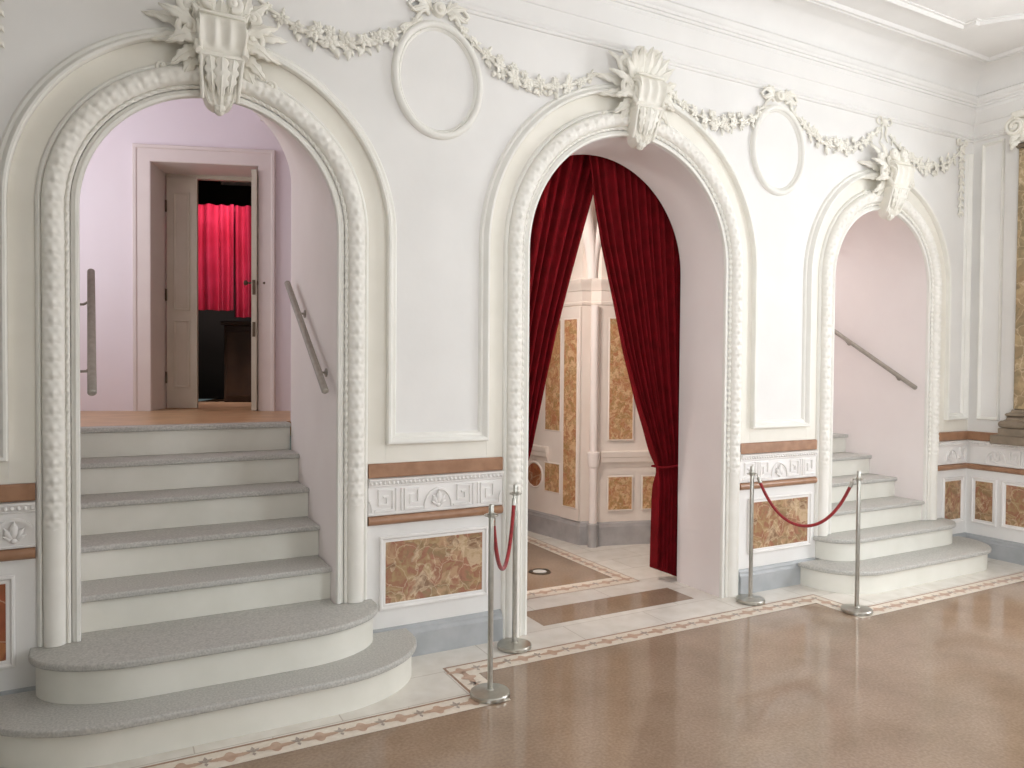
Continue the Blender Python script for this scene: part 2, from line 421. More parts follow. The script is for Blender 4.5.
# raised ceiling frame with a notched, scooped corner
P = [(XL + .55, -5.6), (XL + .55, -.51), (5.66, -.51), (5.66, -.60)]
ca = (6.62, -.08); r0 = math.hypot(5.70 - ca[0], -.60 - ca[1])
a0 = atan2(-.60 - ca[1], 5.70 - ca[0]); a1 = -pi / 2 - (a0 + pi)
A0 = a0 if a0 < 0 else a0 - 2 * pi
A1 = -pi / 2 - (A0 + pi)
for i in range(15):
    a = A0 + (A1 - A0) * i / 14
    P.append((ca[0] + r0 * cos(a), ca[1] + r0 * sin(a)))
P += [(6.10, -1.04), (6.19, -1.04), (6.19, -5.6)]
fr = []
for i, p in enumerate(P):
    p = V((p[0], p[1], CZ))
    d1 = (p - V((*P[i - 1], CZ))).normalized() if i else None
    d2 = (V((*P[i + 1], CZ)) - p).normalized() if i < len(P) - 1 else None
    d1 = d1 or d2; d2 = d2 or d1
    n1, n2 = V((d1.y, -d1.x, 0)), V((d2.y, -d2.x, 0)); q = n1 + n2; q = q / max(.5, q.length_squared / 2)
    fr.append((p, q, V((0, 0, -1))))
b = MB(); b.sweep(fr, [(-.03, 0), (-.03, .012), (-.012, .016), (-.006, .028), (.008, .03), (.02, .02), (.024, .01), (.04, .008), (.04, 0)])
struct('trim_2', b, WHITE, sharp=30)

# ------------------------------------------------------------------ panel mouldings following the arches
def path_frames(pts):
    """pts (x,z) on the front wall -> mitred frames, side = left of travel, out = -y"""
    fr = []
    for i, p in enumerate(pts):
        p2 = V((p[0], 0, p[1]))
        d1 = (p2 - V((pts[i - 1][0], 0, pts[i - 1][1]))).normalized() if i else None
        d2 = (V((pts[i + 1][0], 0, pts[i + 1][1])) - p2).normalized() if i < len(pts) - 1 else None
        d1 = d1 or d2; d2 = d2 or d1
        n1, n2 = V((-d1.z, 0, d1.x)), V((-d2.z, 0, d2.x)); q = n1 + n2; q = q / max(.3, q.length_squared / 2)
        fr.append((p2, q, V((0, -1, 0))))
    return fr
EM = .272
PM = [(0, 0), (0, .034), (.004, .040), (.014, .041), (.022, .034), (.027, .022), (.034, .014), (.046, .016), (.054, .009), (.058, 0)]
KA = .24                                  # the moulding dies behind the keystone at this angle from the crown
def arch_side(i, s):
    c, r = ARCH[i]; R = r + EM
    a0 = pi / 2 - s * KA * .6 / R
    a1 = 0 if s > 0 else pi
    return arc_pts(c, R, SPR, a0, a1, 30)
zb = 1.182
paths = [
    [(XL + .05, 3.5), (XL + .05, zb), (ARCH[0][0] - ARCH[0][1] - EM, zb)] + arch_side(0, -1)[::-1],
    arch_side(0, 1) + [(ARCH[0][0] + ARCH[0][1] + EM, zb), (ARCH[1][0] - ARCH[1][1] - EM, zb)] + arch_side(1, -1)[::-1],
    arch_side(1, 1) + [(ARCH[1][0] + ARCH[1][1] + EM, zb), (ARCH[2][0] - ARCH[2][1] - EM, zb)] + arch_side(2, -1)[::-1],
    arch_side(2, 1) + [(ARCH[2][0] + ARCH[2][1] + EM, zb), (XR - .05, zb), (XR - .05, 3.5)],
]
for i, p in enumerate(paths):
    b = MB(); b.sweep(path_frames(p), PM); struct('trim_%d' % (i + 3), b, IVORY, sharp=30)

# ------------------------------------------------------------------ carved arch surrounds
def surround_frames(i, z0, step=.0105):
    c, r = ARCH[i]; fr = []; s = []; n = int((SPR - z0) / step)
    for k in range(n):
        z = z0 + (SPR - z0) * k / n
        fr.append((V((c - r, 0, z)), V((-1, 0, 0)), V((0, -1, 0)))); s.append((z - SPR, 'j'))
    m = int(pi * (r + .1) / step)
    for k in range(m + 1):
        a = pi - pi * k / m
        fr.append((V((c + r * cos(a), 0, SPR + r * sin(a))), V((cos(a), 0, sin(a))), V((0, -1, 0)))); s.append((k / m * pi * (r + .1), 'a'))
    tot = pi * (r + .1)
    for k in range(n):
        z = SPR - (SPR - z0) * (k + 1) / n
        fr.append((V((c + r, 0, z)), V((1, 0, 0)), V((0, -1, 0)))); s.append((tot + SPR - z, 'j'))
    return fr, s, tot
ZT = .868                                 # leaves end here, smooth shafts below
def torus_prof(n, e0=.056, e1=.146, h=.052, base=.008):
    m, hw = (e0 + e1) / 2, (e1 - e0) / 2
    return [(m - hw * cos(pi * j / (n - 1)), base + h * sin(pi * j / (n - 1)) ** .8) for j in range(n)]
def arch_surround(i, label, z0):
    c, r = ARCH[i]
    root = thing('arch_surround', label, 'arch surround', (c, 0, z0))
    off = Matrix.Translation(V((-c, 0, -z0)))
    fr, s, tot = surround_frames(i, ZT, .0072)
    n = 25; prof = torus_prof(n); P = .078
    def disp(k, j):
        q, kind = s[k]
        t = 2 * j / (n - 1) - 1                                # -1 .. 1 across the torus
        d = q if q <= tot / 2 else tot - q                      # leaves climb towards the crown on both sides
        at = abs(t); f = d / P - fl(d / P)
        def lump(fc, tc, sf, st):
            q = f - fc - fl(f - fc + .5)
            return math.exp(-(q / sf) ** 2 - ((at - tc) / st) ** 2)
        rib = .72 + .28 * cos(2 * pi * (f * 5 + at * 1.2))
        h = .012 * lump(.42, 0, .17, .16) - .007 * lump(.20, .16, .06, .14)          # bud and the notch beneath it
        h += .013 * rib * lump(.62 - .30 * at, .55, .20, .20)                          # side leaves
        h += .010 * lump(.08, .80, .16, .16) + .007 * lump(.95, .30, .10, .16)         # curled tips
        h -= .006 * lump(.05 + .25 * at, .45, .05, .30)                                # dark gap between leaves
        return (h * .78 - .002) * (1 - t ** 8)
    b = MB(); b.sweep(fr, prof, disp=disp); b.xform(off); b.build('leaf_moulding', CARVED, root, 60)
    # twisted bead and flat inner band run the whole way
    fr2, s2, tot2 = surround_frames(i, z0, .009)
    nb = 9; pb = [(.0475 - .0095 * cos(pi * j / (nb - 1)), .014 + .013 * sin(pi * j / (nb - 1))) for j in range(nb)]
    b = MB(); b.sweep(fr2, pb, disp=lambda k, j: .006 * sin(2 * pi * (s2[k][0] / .042 + j / (nb - 1) * .8)) if fr2[k][0].z > ZT else 0); b.xform(off); b.build('twisted_bead', CARVED, root, 60)
    frc = [f for k, f in enumerate(fr2) if k % 3 == 0 or k == len(fr2) - 1]
    b = MB(); b.sweep(frc, [(.001, .001), (.001, .018), (.004, .024), (.016, .026), (.022, .02), (.026, .016), (.034, .014), (.039, .006), (.039, .001)]); b.xform(off); b.build('inner_band', IVORY, root, 40)
    b = MB(); b.sweep(frc, [(.056, .001), (.056, .008), (.146, .010), (.148, .018), (.156, .022), (.164, .018), (.168, .010), (.170, .001)]); b.xform(off); b.build('outer_fillet', IVORY, root, 40)
    fb, _, _ = surround_frames(i, 1.081, .03)
    b = MB(); b.sweep(fb, [(.171, .0006), (.171, .0022), (EM - .001, .0022), (EM - .001, .0006)]); b.xform(off); b.build('flat_band', BANDC, root, 40)
    pl = torus_prof(17, h=.046)
    for sg in (-1, 1):
        f2 = [(V((c + sg * r, 0, z)), V((sg, 0, 0)), V((0, -1, 0))) for z in (z0, ZT - .002)]
        b = MB(); b.sweep(f2, pl)
        rg = [(a, o + .006) for a, o in pl]
        b.sweep([(V((c + sg * r, 0, z)), V((sg, 0, 0)), V((0, -1, 0))) for z in (ZT - .016, ZT + .004)], rg)
        b.xform(off); b.build('plain_shaft', CARVED, root, 40)
    return root
S_LAND = 'around the arch that leads up to the landing with the door'
arch_surround(0, 'leaf-carved cream stucco surround of the arch opening to the landing with a door', .352)
arch_surround(1, 'leaf-carved cream stucco surround of the wide middle arch with red curtains', 0.002)
arch_surround(2, 'leaf-carved cream stucco surround of the stair arch beside the room corner', .340)

# ------------------------------------------------------------------ ornament kit
def flower_mesh(seed, r=1.0):
    rnd = random.Random(seed); b = MB()
    for ring, (np_, R, lift) in enumerate(((6, 1.0, .22), (5, .66, .55))):
        for k in range(np_):
            a = 2 * pi * k / np_ + ring * .5 + rnd.uniform(-.1, .1)
            d = V((cos(a), -lift, sin(a)))
            b.leaf((.12 * cos(a), -.12 - ring * .1, .12 * sin(a)), d, (0, -1, 0), R * rnd.uniform(.85, 1.05), R * .36, arch=.28, tip=-.1, lobes=0, nu=5, nv=5, thick=.08)
    b.ball((0, -.36, 0), .26, .24, .26, 8, 5)
    return b.xform(Matrix.Scale(r, 4)).mesh('flower', CREAM, 60)
FLOW = [flower_mesh(3 + k) for k in range(3)]
def spiral(cx, cz, y, r0, turns, a0, sg=1, n=36, r1=.12):
    return [(cx + sg * r0 * (1 - (1 - r1) * k / n) * cos(a0 + 2 * pi * turns * k / n), y, cz + r0 * (1 - (1 - r1) * k / n) * sin(a0 + 2 * pi * turns * k / n)) for k in range(n + 1)]

def swag(pts, label, seed, rmax=.050):
    """flower festoon hanging along pts (x, z) on the front wall"""
    rnd = random.Random(seed)
    x0, z0 = pts[0]
    root = thing('flower_garland', label, 'garland', (x0, 0, z0), 'stucco flower garlands on the arch wall')
    # resample
    d = [0]
    for a, c in zip(pts, pts[1:]): d.append(d[-1] + math.hypot(c[0] - a[0], c[1] - a[1]))
    def at(u):
        q = u * d[-1]
        for k in range(len(pts) - 1):
            if q <= d[k + 1] or k == len(pts) - 2:
                t = (q - d[k]) / (d[k + 1] - d[k]); return V((pts[k][0] + (pts[k + 1][0] - pts[k][0]) * t - x0, 0, pts[k][1] + (pts[k + 1][1] - pts[k][1]) * t - z0))
    st = MB(); st.tube([at(k / 30) + V((0, -.012, 0)) for k in range(31)], .010, 7); st.build('stem', CREAM, root, 60)
    lf = MB(); n = 11
    for k in range(n):
        u = (k + .5) / n; p = at(u); g = sin(pi * u) ** .7
        r = rmax * (.35 + .65 * g) * rnd.uniform(.85, 1.1)
        off = V((rnd.uniform(-.01, .01), 0, rnd.uniform(-.012, .012) * g))
        R = Matrix.Translation(p + off + V((0, -.012, 0))) @ Matrix.Rotation(rnd.uniform(-.35, .35), 4, 'X') @ Matrix.Rotation(rnd.uniform(-.35, .35), 4, 'Z') @ Matrix.Rotation(rnd.uniform(0, 6), 4, 'Y') @ Matrix.Diagonal(V((r, r * .8, r, 1)))
        link('flower', FLOW[rnd.randrange(3)], root, R)
        if .25 < u < .75:
            r2 = r * .6; q = p + V((rnd.uniform(-.02, .02), -.008, rnd.choice((-1, 1)) * r * .95))
            link('flower', FLOW[rnd.randrange(3)], root, Matrix.Translation(q) @ Matrix.Rotation(rnd.uniform(0, 6), 4, 'Y') @ Matrix.Diagonal(V((r2, r2 * .8, r2, 1))))
        for q in range(4):
            a = rnd.uniform(0, 2 * pi); L = rmax * rnd.uniform(.7, 1.25) * (.5 + .5 * g)
            if q == 0: a = -pi / 2 + rnd.uniform(-.7, .7); L *= 1.15
            lf.leaf(p + V((cos(a), 0, sin(a))) * r * .55 + V((0, -.008, 0)), (cos(a), -.25, sin(a)), (0, -1, 0), L, L * .26, arch=.15, lobes=2, nu=7, nv=5, thick=.005)
    lf.build('foliage', CREAM, root, 60)
    return root

def keystone(i, label):
    c, r = ARCH[i]; apex = SPR + r
    root = thing('keystone', label, 'keystone', (c, 0, apex))
    # console body: (z, projection, half width)
    K = [(.345, .150, .100), (.338, .192, .100), (.318, .222, .1), (.285, .238, .1), (.25, .236, .1), (.215, .220, .099), (.185, .196, .097), (.172, .184, .096), (.165, .196, .098), (.152, .198, .098), (.145, .186, .095), (.12, .166, .09), (.08, .145, .083), (.04, .130, .077), (0, .118, .070), (-.03, .114, .064), (-.05, .114, .058), (-.068, .104, .048), (-.08, .084, .036), (-.088, .05, .024), (-.09, .03, .02)]
    K = [(z if z > 0 else z * .72, o * .80, hw) for z, o, hw in K]
    nx = 33; vs = []; rows = []
    Kf = []
    for a, q in zip(K, K[1:]):
        for t in (0, .5): Kf.append(tuple(a[m] + (q[m] - a[m]) * t for m in range(3)))
    Kf.append(K[-1])
    for z, o, hw in Kf:
        row = [V((-hw, .0, z))]
        for j in range(nx):
            t = 2 * j / (nx - 1) - 1
            if .188 < z < .335:
                g = min(1, (.335 - z) / .03, (z - .188) / .02)
                h = -.020 * g * abs(cos(t * 1.5 * pi)) ** 1.5 if abs(t) < .999 else 0     # three hollow flutes
                h = h if abs(t) < .96 else 0
            elif z < .14 and z > -.06:
                g = min(1, (.14 - z) / .02, (z + .06) / .03)
                h = g * (.012 * math.exp(-(t / .13) ** 2) + .007 * cos(t * 4 * pi) - .010 * (abs(t) > .9) + .004 * sin(z * 260 + abs(t) * 9) * (.3 < abs(t) < .95))
            else: h = 0
            row.append(V((hw * t, -(o + h), z)))
        row.append(V((hw, .0, z))); rows.append(row)
    k = nx + 2; b = MB()
    b.add([p for row in rows for p in row], [(i2 * k + j, i2 * k + j + 1, (i2 + 1) * k + j + 1, (i2 + 1) * k + j) for i2 in range(len(rows) - 1) for j in range(k - 1)] + [tuple(range(k)), tuple((len(rows) - 1) * k + j for j in reversed(range(k)))])
    b.build('console', CREAM, root, 50)
    # drop at the foot
    b = MB(); b.ball((0, -.052, -.070), .024, .022, .020); b.leaf((0, -.072, -.03), (0, .1, -1), (0, -1, -.2), .055, .028, lobes=2); b.build('pendant_drop', CREAM, root, 60)
    # acanthus on the front
    b = MB()
    for sx, L, ww in ((0, .19, .034), (-1, .17, .026), (1, .17, .026)):
        b.leaf((sx * .052, -.158 + .004 * abs(sx), .15), (sx * -.10, .36, -1), (0, -1, -.35), L, ww, arch=.07, lobes=4, depth=.25, nu=18)
    b.build('acanthus_leaf', CREAM, root, 60)
    # volutes on both cheeks
    for sx in (-1, 1):
        b = MB()
        sp_ = [V((sx * .103, -(.112 + p[0]), p[2])) for p in spiral(0, .255, 0, .066, 1.6, 0, 1)]
        tail = [V((sx * (.078 + .022 * t), -(.078 + .100 * t ** .8), -.025 + .28 * t)) for t in [q / 14 for q in range(14)]]
        b.tube(tail + sp_, .009, 8); b.ball((sx * .103, -.112, .255), .010, .018, .018)
        b.build('volute', CREAM, root, 60)
    # leaves spreading on the wall on both sides
    for sx in (-1, 1):
        for (bx, bz, ang, L, ww, ly) in ((.10, .30, 12, .24, .029, -.03), (.10, .25, -8, .21, .028, -.05), (.09, .34, 48, .22, .029, -.06), (.09, .22, -42, .17, .028, -.08), (.09, .33, 75, .2, .032, -.08), (.10, .28, 28, .19, .028, -.11), (.095, .20, -62, .15, .03, -.06), (.10, .26, -25, .15, .03, -.12)):
            a = radians(ang); b = MB()
            b.leaf((sx * bx, ly, bz), (sx * cos(a), .12, sin(a)), (sx * -.15, -1, .1), L, ww, arch=.16, lobes=4, depth=.22, nu=16)
            b.build('side_leaf', CREAM, root, 60)
        b = MB(); cl = [(sx * (.100 + .012 * t), -.16 + .04 * t, .16 + .05 * t) for t in (0, .5)] + [(sx * p[0], p[1], p[2]) for p in spiral(.140, .275, -.115, .058, 1.5, -pi * .75, 1, 34)]
        b.tube(cl, lambda t: .017 - .006 * t, 8); b.ball((sx * .140, -.122, .275), .016); b.build('cheek_curl', CREAM, root, 60)
        # small s-scroll on the flat band
        b = MB(); q = [(sx * (.13 + .05 * t), -.02 - .006 * sin(pi * t), .10 + .035 * sin(pi * t)) for t in [m / 8 for m in range(8)]]
        cc = spiral(.245 * 1, .108, -.02, .036, 1.3, pi * .95, 1, 26)
        b.tube(q + [(sx * p[0], p[1], p[2]) for p in cc], lambda t: .011 - .004 * t, 8); b.ball((sx * .245, -.022, .108), .012)
        b.build('scroll_tendril', CREAM, root, 60)
    cs = 1.0 if i == 1 else .55
    # crown of shell lobes and curls above the console
    b = MB()
    for k2 in range(7):
        a = radians(24 + 22 * k2)
        b.leaf((.06 * cos(a), -.09, .345), (cos(a) * .9, -.06, sin(a)), (0, -1, .25), (.14 + .04 * sin(a)) * cs, .046 * (.4 + .6 * cs), arch=.14, tip=.42, lobes=1, depth=.10, nu=14, cup=.5)
    b.build('crown_leaf', CREAM, root, 60)
    for sx in (-1, 1):
        for (x_, z_, rr, yy) in ((.055, .345 + .14 * cs, .050 * (.3 + .7 * cs), -.125), (.148, .345 + .08 * cs, .048 * (.3 + .7 * cs), -.085)):
            b = MB(); b.tube([(sx * p[0], p[1], p[2]) for p in spiral(x_, z_, yy, rr, 1.3, -pi * .6, 1, 28)], .018, 8)
            b.ball((sx * x_, yy - .005, z_), .018); b.build('crown_curl', CREAM, root, 60)
    b = MB(); b.bbox(-.104, .104, -.165, .0, .338, .356, .006); b.build('cap', CREAM, root)
    return root
keystone(0, 'scrolled stucco keystone with fluted top over the arch to the landing')
keystone(1, 'scrolled stucco keystone with leaf crown over the red-curtained middle arch')
keystone(2, 'scrolled stucco keystone with leaves over the stair arch beside the room corner')

def medallion(cx, label):
    cz, rx, rz = 3.197, .272, .325
    root = thing('oval_medallion', label, 'medallion', (cx, 0, cz))
    n = 72
    def ring(prof):
        b = MB(); fr = []
        for k in range(n):
            a = 2 * pi * k / n; nn = V((cos(a) / rx, 0, sin(a) / rz)).normalized()
            fr.append((V((rx * cos(a), 0, rz * sin(a))), nn, V((0, -1, 0))))
        b.sweep(fr, prof, closed=True); return b
    ring([(0, 0), (0, .014), (-.004, .026), (-.014, .033), (-.026, .033), (-.035, .026), (-.038, .017), (-.038, 0)]).build('frame', IVORY, root)
    ring([(-.038, 0), (-.039, .015), (-.043, .017), (-.047, .012), (-.052, .008), (-.055, 0)]).build('inner_fillet', IVORY, root)
    b = MB(); b.add([V(((rx - .05) * cos(2 * pi * k / n), -.003, (rz - .05) * sin(2 * pi * k / n))) for k in range(n)] + [V(((rx - .05) * cos(2 * pi * k / n), 0, (rz - .05) * sin(2 * pi * k / n))) for k in range(n)], [tuple(range(n))] + [(k, (k + 1) % n, n + (k + 1) % n, n + k) for k in range(n)])
    b.build('field', WHITE, root)
    # crest: button, bow loops and leaves
    b = MB(); M = Matrix.Rotation(pi / 2, 4, 'X')
    b.lathe([(0, .05), (.012, .05), (.018, .042), (.022, .034), (.034, .034), (.040, .026), (.040, 0)], (0, 0, rz + .062), 28, M); b.build('button', CREAM, root, 50)
    for sx in (-1, 1):
        b = MB()
        lp = [(sx * (.04 + .14 * t), -.014 - .008 * sin(pi * t), rz + .055 + .045 * sin(pi * t)) for t in [k / 12 for k in range(13)]]
        lp2 = [(sx * (.18 - .13 * t), -.012, rz + .055 - .03 * sin(pi * t)) for t in [k / 12 for k in range(1, 12)]]
        b.tube(lp + lp2, lambda t: .006 + .004 * sin(pi * t), 8); b.build('bow_loop', CREAM, root, 60)
        b = MB()
        tl = [(sx * (.06 + .17 * t), -.016 - .008 * sin(9 * t), rz + .02 - .13 * t * t + .02 * sin(8 * t)) for t in [k / 16 for k in range(17)]]
        b.tube(tl, lambda t: .012 - .005 * t, 8); b.build('ribbon', CREAM, root, 60)
        b = MB()
        for (ang, L) in ((14, .12), (40, .085), (70, .06), (-22, .13)):
            a = radians(ang); b.leaf((sx * .05, -.012, rz + .07), (sx * cos(a), -.10, sin(a)), (0, -1, 0), L, L * .18, arch=.10, lobes=3)
        b.build('crest_leaf', CREAM, root, 60)
    return root
medallion(1.621, 'blank oval medallion frame between the landing arch and the curtained middle arch')
medallion(2 * XC - 1.705, 'blank oval medallion frame between the curtained middle arch and the corner stair arch')

def dip(xa, za, xb, zb_, zm, n=14, sk=0):
    P = []
    for k in range(n + 1):
        t = k / n; base = za + (zb_ - za) * t
        P.append((xa + (xb - xa) * t, base - 4 * t * (1 - t) * ((za + zb_) / 2 - zm)))
    return P
swag(dip(.66, 3.41, 1.52, 3.52, 3.29), 'flower garland from the landing arch keystone to the first oval medallion', 1)
swag(dip(1.72, 3.54, 2.68, 3.44, 3.29), 'flower garland from the oval medallion to the middle arch keystone', 2)
swag(dip(3.27, 3.43, 4.19, 3.50, 3.30), 'flower garland falling from the middle arch keystone towards the second oval medallion', 3)
swag(dip(4.40, 3.52, 5.42, 3.54, 3.31), 'flower garland between the second oval medallion and the corner stair arch', 4)
swag(dip(5.54, 3.50, 6.52, 3.53, 3.31), 'flower garland from the corner stair arch keystone to the room corner', 5, .052)

def drop(x, label, seed):
    rnd = random.Random(seed)
    root = thing('hanging_garland', label, 'garland', (x, 0, 3.56), 'stucco flower garlands on the arch wall')
    st = MB(); st.tube([(0, -.01, -.62 * k / 8) for k in range(9)], .008, 7); st.build('stem', CREAM, root, 60)
    lf = MB()
    for k in range(9):
        z = -.03 - .066 * k; rr = .030 - .0012 * k + (.012 if k == 0 else 0)
        link('flower', FLOW[rnd.randrange(3)], root, Matrix.Translation(V((rnd.uniform(-.006, .006), -.008, z))) @ Matrix.Rotation(rnd.uniform(0, 6), 4, 'Y') @ Matrix.Diagonal(V((rr, rr * .8, rr, 1))))
        for a in (radians(-50), radians(-130)):
            lf.leaf((.012 * cos(a), -.006, z - .01), (cos(a), -.2, sin(a)), (0, -1, 0), .05, .014, lobes=2, nu=7, nv=5)
    lf.build('foliage', CREAM, root, 60)
    bw = MB()
    for sx in (-1, 1): bw.tube([(sx * p[0], p[1], p[2]) for p in spiral(.045, .03, -.014, .034, 1.2, pi, 1, 22)], .010, 8)
    bw.build('bow', CREAM, root, 60)
root = thing('garland_bow', 'small stucco bow where two flower garlands meet above the corner stair arch', 'bow', (5.467, 0, 3.575))
b = MB(); b.lathe([(0, .036), (.016, .034), (.026, .022), (.03, 0)], (0, 0, .02), 20, Matrix.Rotation(pi / 2, 4, 'X')); b.build('knot', CREAM, root, 50)
for sx in (-1, 1):
    b = MB(); b.tube([(sx * (.02 + .075 * t), -.012 - .008 * sin(pi * t), .02 + .032 * sin(pi * t)) for t in [k / 10 for k in range(11)]] + [(sx * (.095 - .07 * t), -.010, .02 - .024 * sin(pi * t)) for t in [k / 10 for k in range(1, 10)]], .007, 8); b.build('bow_loop', CREAM, root, 60)
    b = MB(); b.tube([(sx * (.012 + .03 * t + .012 * sin(7 * t)), -.012, .0 - .14 * t) for t in [k / 14 for k in range(15)]], lambda t: .009 - .004 * t, 8); b.build('ribbon', CREAM, root, 60)
drop(6.515, 'narrow flower drop hanging straight down beside the room corner with the pilaster', 11)
drop(-.425, 'narrow flower drop hanging straight down beside the landing arch at the picture edge', 12)

for i, (xa, xb) in enumerate([(XL, ARCH[0][0] - ARCH[0][1] - EM)] + [(ARCH[k][0] + ARCH[k][1] + EM, ARCH[k + 1][0] - ARCH[k + 1][1] - EM) for k in (0, 1)] + [(ARCH[2][0] + ARCH[2][1] + EM, XR)]):
    b = MB(); b.box(xa, xb, -.0022, -.0006, 1.081, 1.184); struct('trim_%d' % (40 + i), b, BANDC)

# ------------------------------------------------------------------ dado: bands, key friezes, marble panels, bases
PIERS = [(XL, -.283), (1.228, 2.039), (3.949, 4.735), (6.251, XR)]
HALF = [(z, o) for z, o in [(1.002, 0), (1.002, .012), (1.008, .018), (1.072, .018), (1.078, .012), (1.079, 0)]]
LOWB = [(.744, 0)] + [(.769 - .025 * cos(pi * k / 8), .004 + .024 * sin(pi * k / 8)) for k in range(9)] + [(.794, 0)]
BASEP = [(0, 0), (0, .034), (.128, .034), (.134, .028), (.142, .022), (.156, .022), (.164, .014), (.172, .012), (.175, 0)]
def rail_x(name, xa, xb, prof, m, end=None):
    b = MB(); b.sweep([(V((xx, 0, 0)), V((0, 0, 1)), V((0, -1, 0))) for xx in (xa, xb)], prof); return struct(name, b, m)
tn = 7
def corner_rail(name, xa, prof, m, ylen):
    b = MB(); b.sweep([(V((xa, 0, 0)), V((0, 0, 1)), V((0, -1, 0))), (V((XR, 0, 0)), V((0, 0, 1)), V((-1, -1, 0))), (V((XR, ylen, 0)), V((0, 0, 1)), V((-1, 0, 0)))], prof)
    return struct(name, b, m)
for k, (a, c) in enumerate(PIERS):
    for prof, m, nm in ((HALF, BROWN, 'upper'), (LOWB, BROWN, 'lower')):
        if k < 3: rail_x('trim_%d' % tn, a, c, prof, m)
        else: corner_rail('trim_%d' % tn, a, prof, m, -.304 if nm == 'upper' else -1.7)
        tn += 1
    if k < 3: rail_x('baseboard_front' + ('' if k == 0 else '.%03d' % k), a, c + (0 if k else 0), BASEP, BASE)
    else: corner_rail('baseboard_right', a, BASEP, BASE, BACK)

def marble_panel(w_, label, m, loc, rz=0, z0=.275, z1=.680, fw=.036):
    """slab in a moulded white frame; local x along the wall, local -y out of it"""
    root = thing('breccia_inlay', label, 'wall panel', loc, rot=(0, 0, rz))
    b = MB(); hw = w_ / 2
    fr = []
    for x_, z_, q in ((-hw, z0, (1, 0, 1)), (hw, z0, (-1, 0, 1)), (hw, z1, (-1, 0, -1)), (-hw, z1, (1, 0, -1))): fr.append((V((x_, 0, z_)), V(q), V((0, -1, 0))))
    b.sweep(fr, [(0, 0), (0, .010), (.004, .015), (.012, .016), (.017, .010), (.020, .006), (.026, .008), (.032, .006), (fw, .003), (fw, 0)], closed=True)
    b.build('frame', DADO, root)
    b = MB(); b.box(-hw + fw - .002, hw - fw + .002, -.004, .0, z0 + fw - .002, z1 - fw + .002); b.build('slab', m, root)
    return root
marble_panel(.655, 'brown breccia panel on the pier between landing stairs and curtained arch', MARB, (1.621, -.001, 0))
marble_panel(.655, 'tan breccia panel behind the rope barrier beside the corner stair arch', MARB, (4.367, -.001, 0))
marble_panel(.32, 'breccia panel toned dark red for shade at the picture edge beside the landing stairs', MARBR, (-.52, -.001, 0))  # same breccia as its neighbours; shade put into the darker red colour
marble_panel(.30, 'narrow tan breccia panel on the short pier between stair arch and corner', MARB, (6.50, -.001, 0))
marble_panel(.215, 'narrow brown breccia panel on the side wall next to the corner', MARB, (XR - .001, -.158, 0), -pi / 2)
marble_panel(.62, 'wide brown breccia panel on the side wall below the pilaster', MARB, (XR - .001, -.615, 0), -pi / 2)

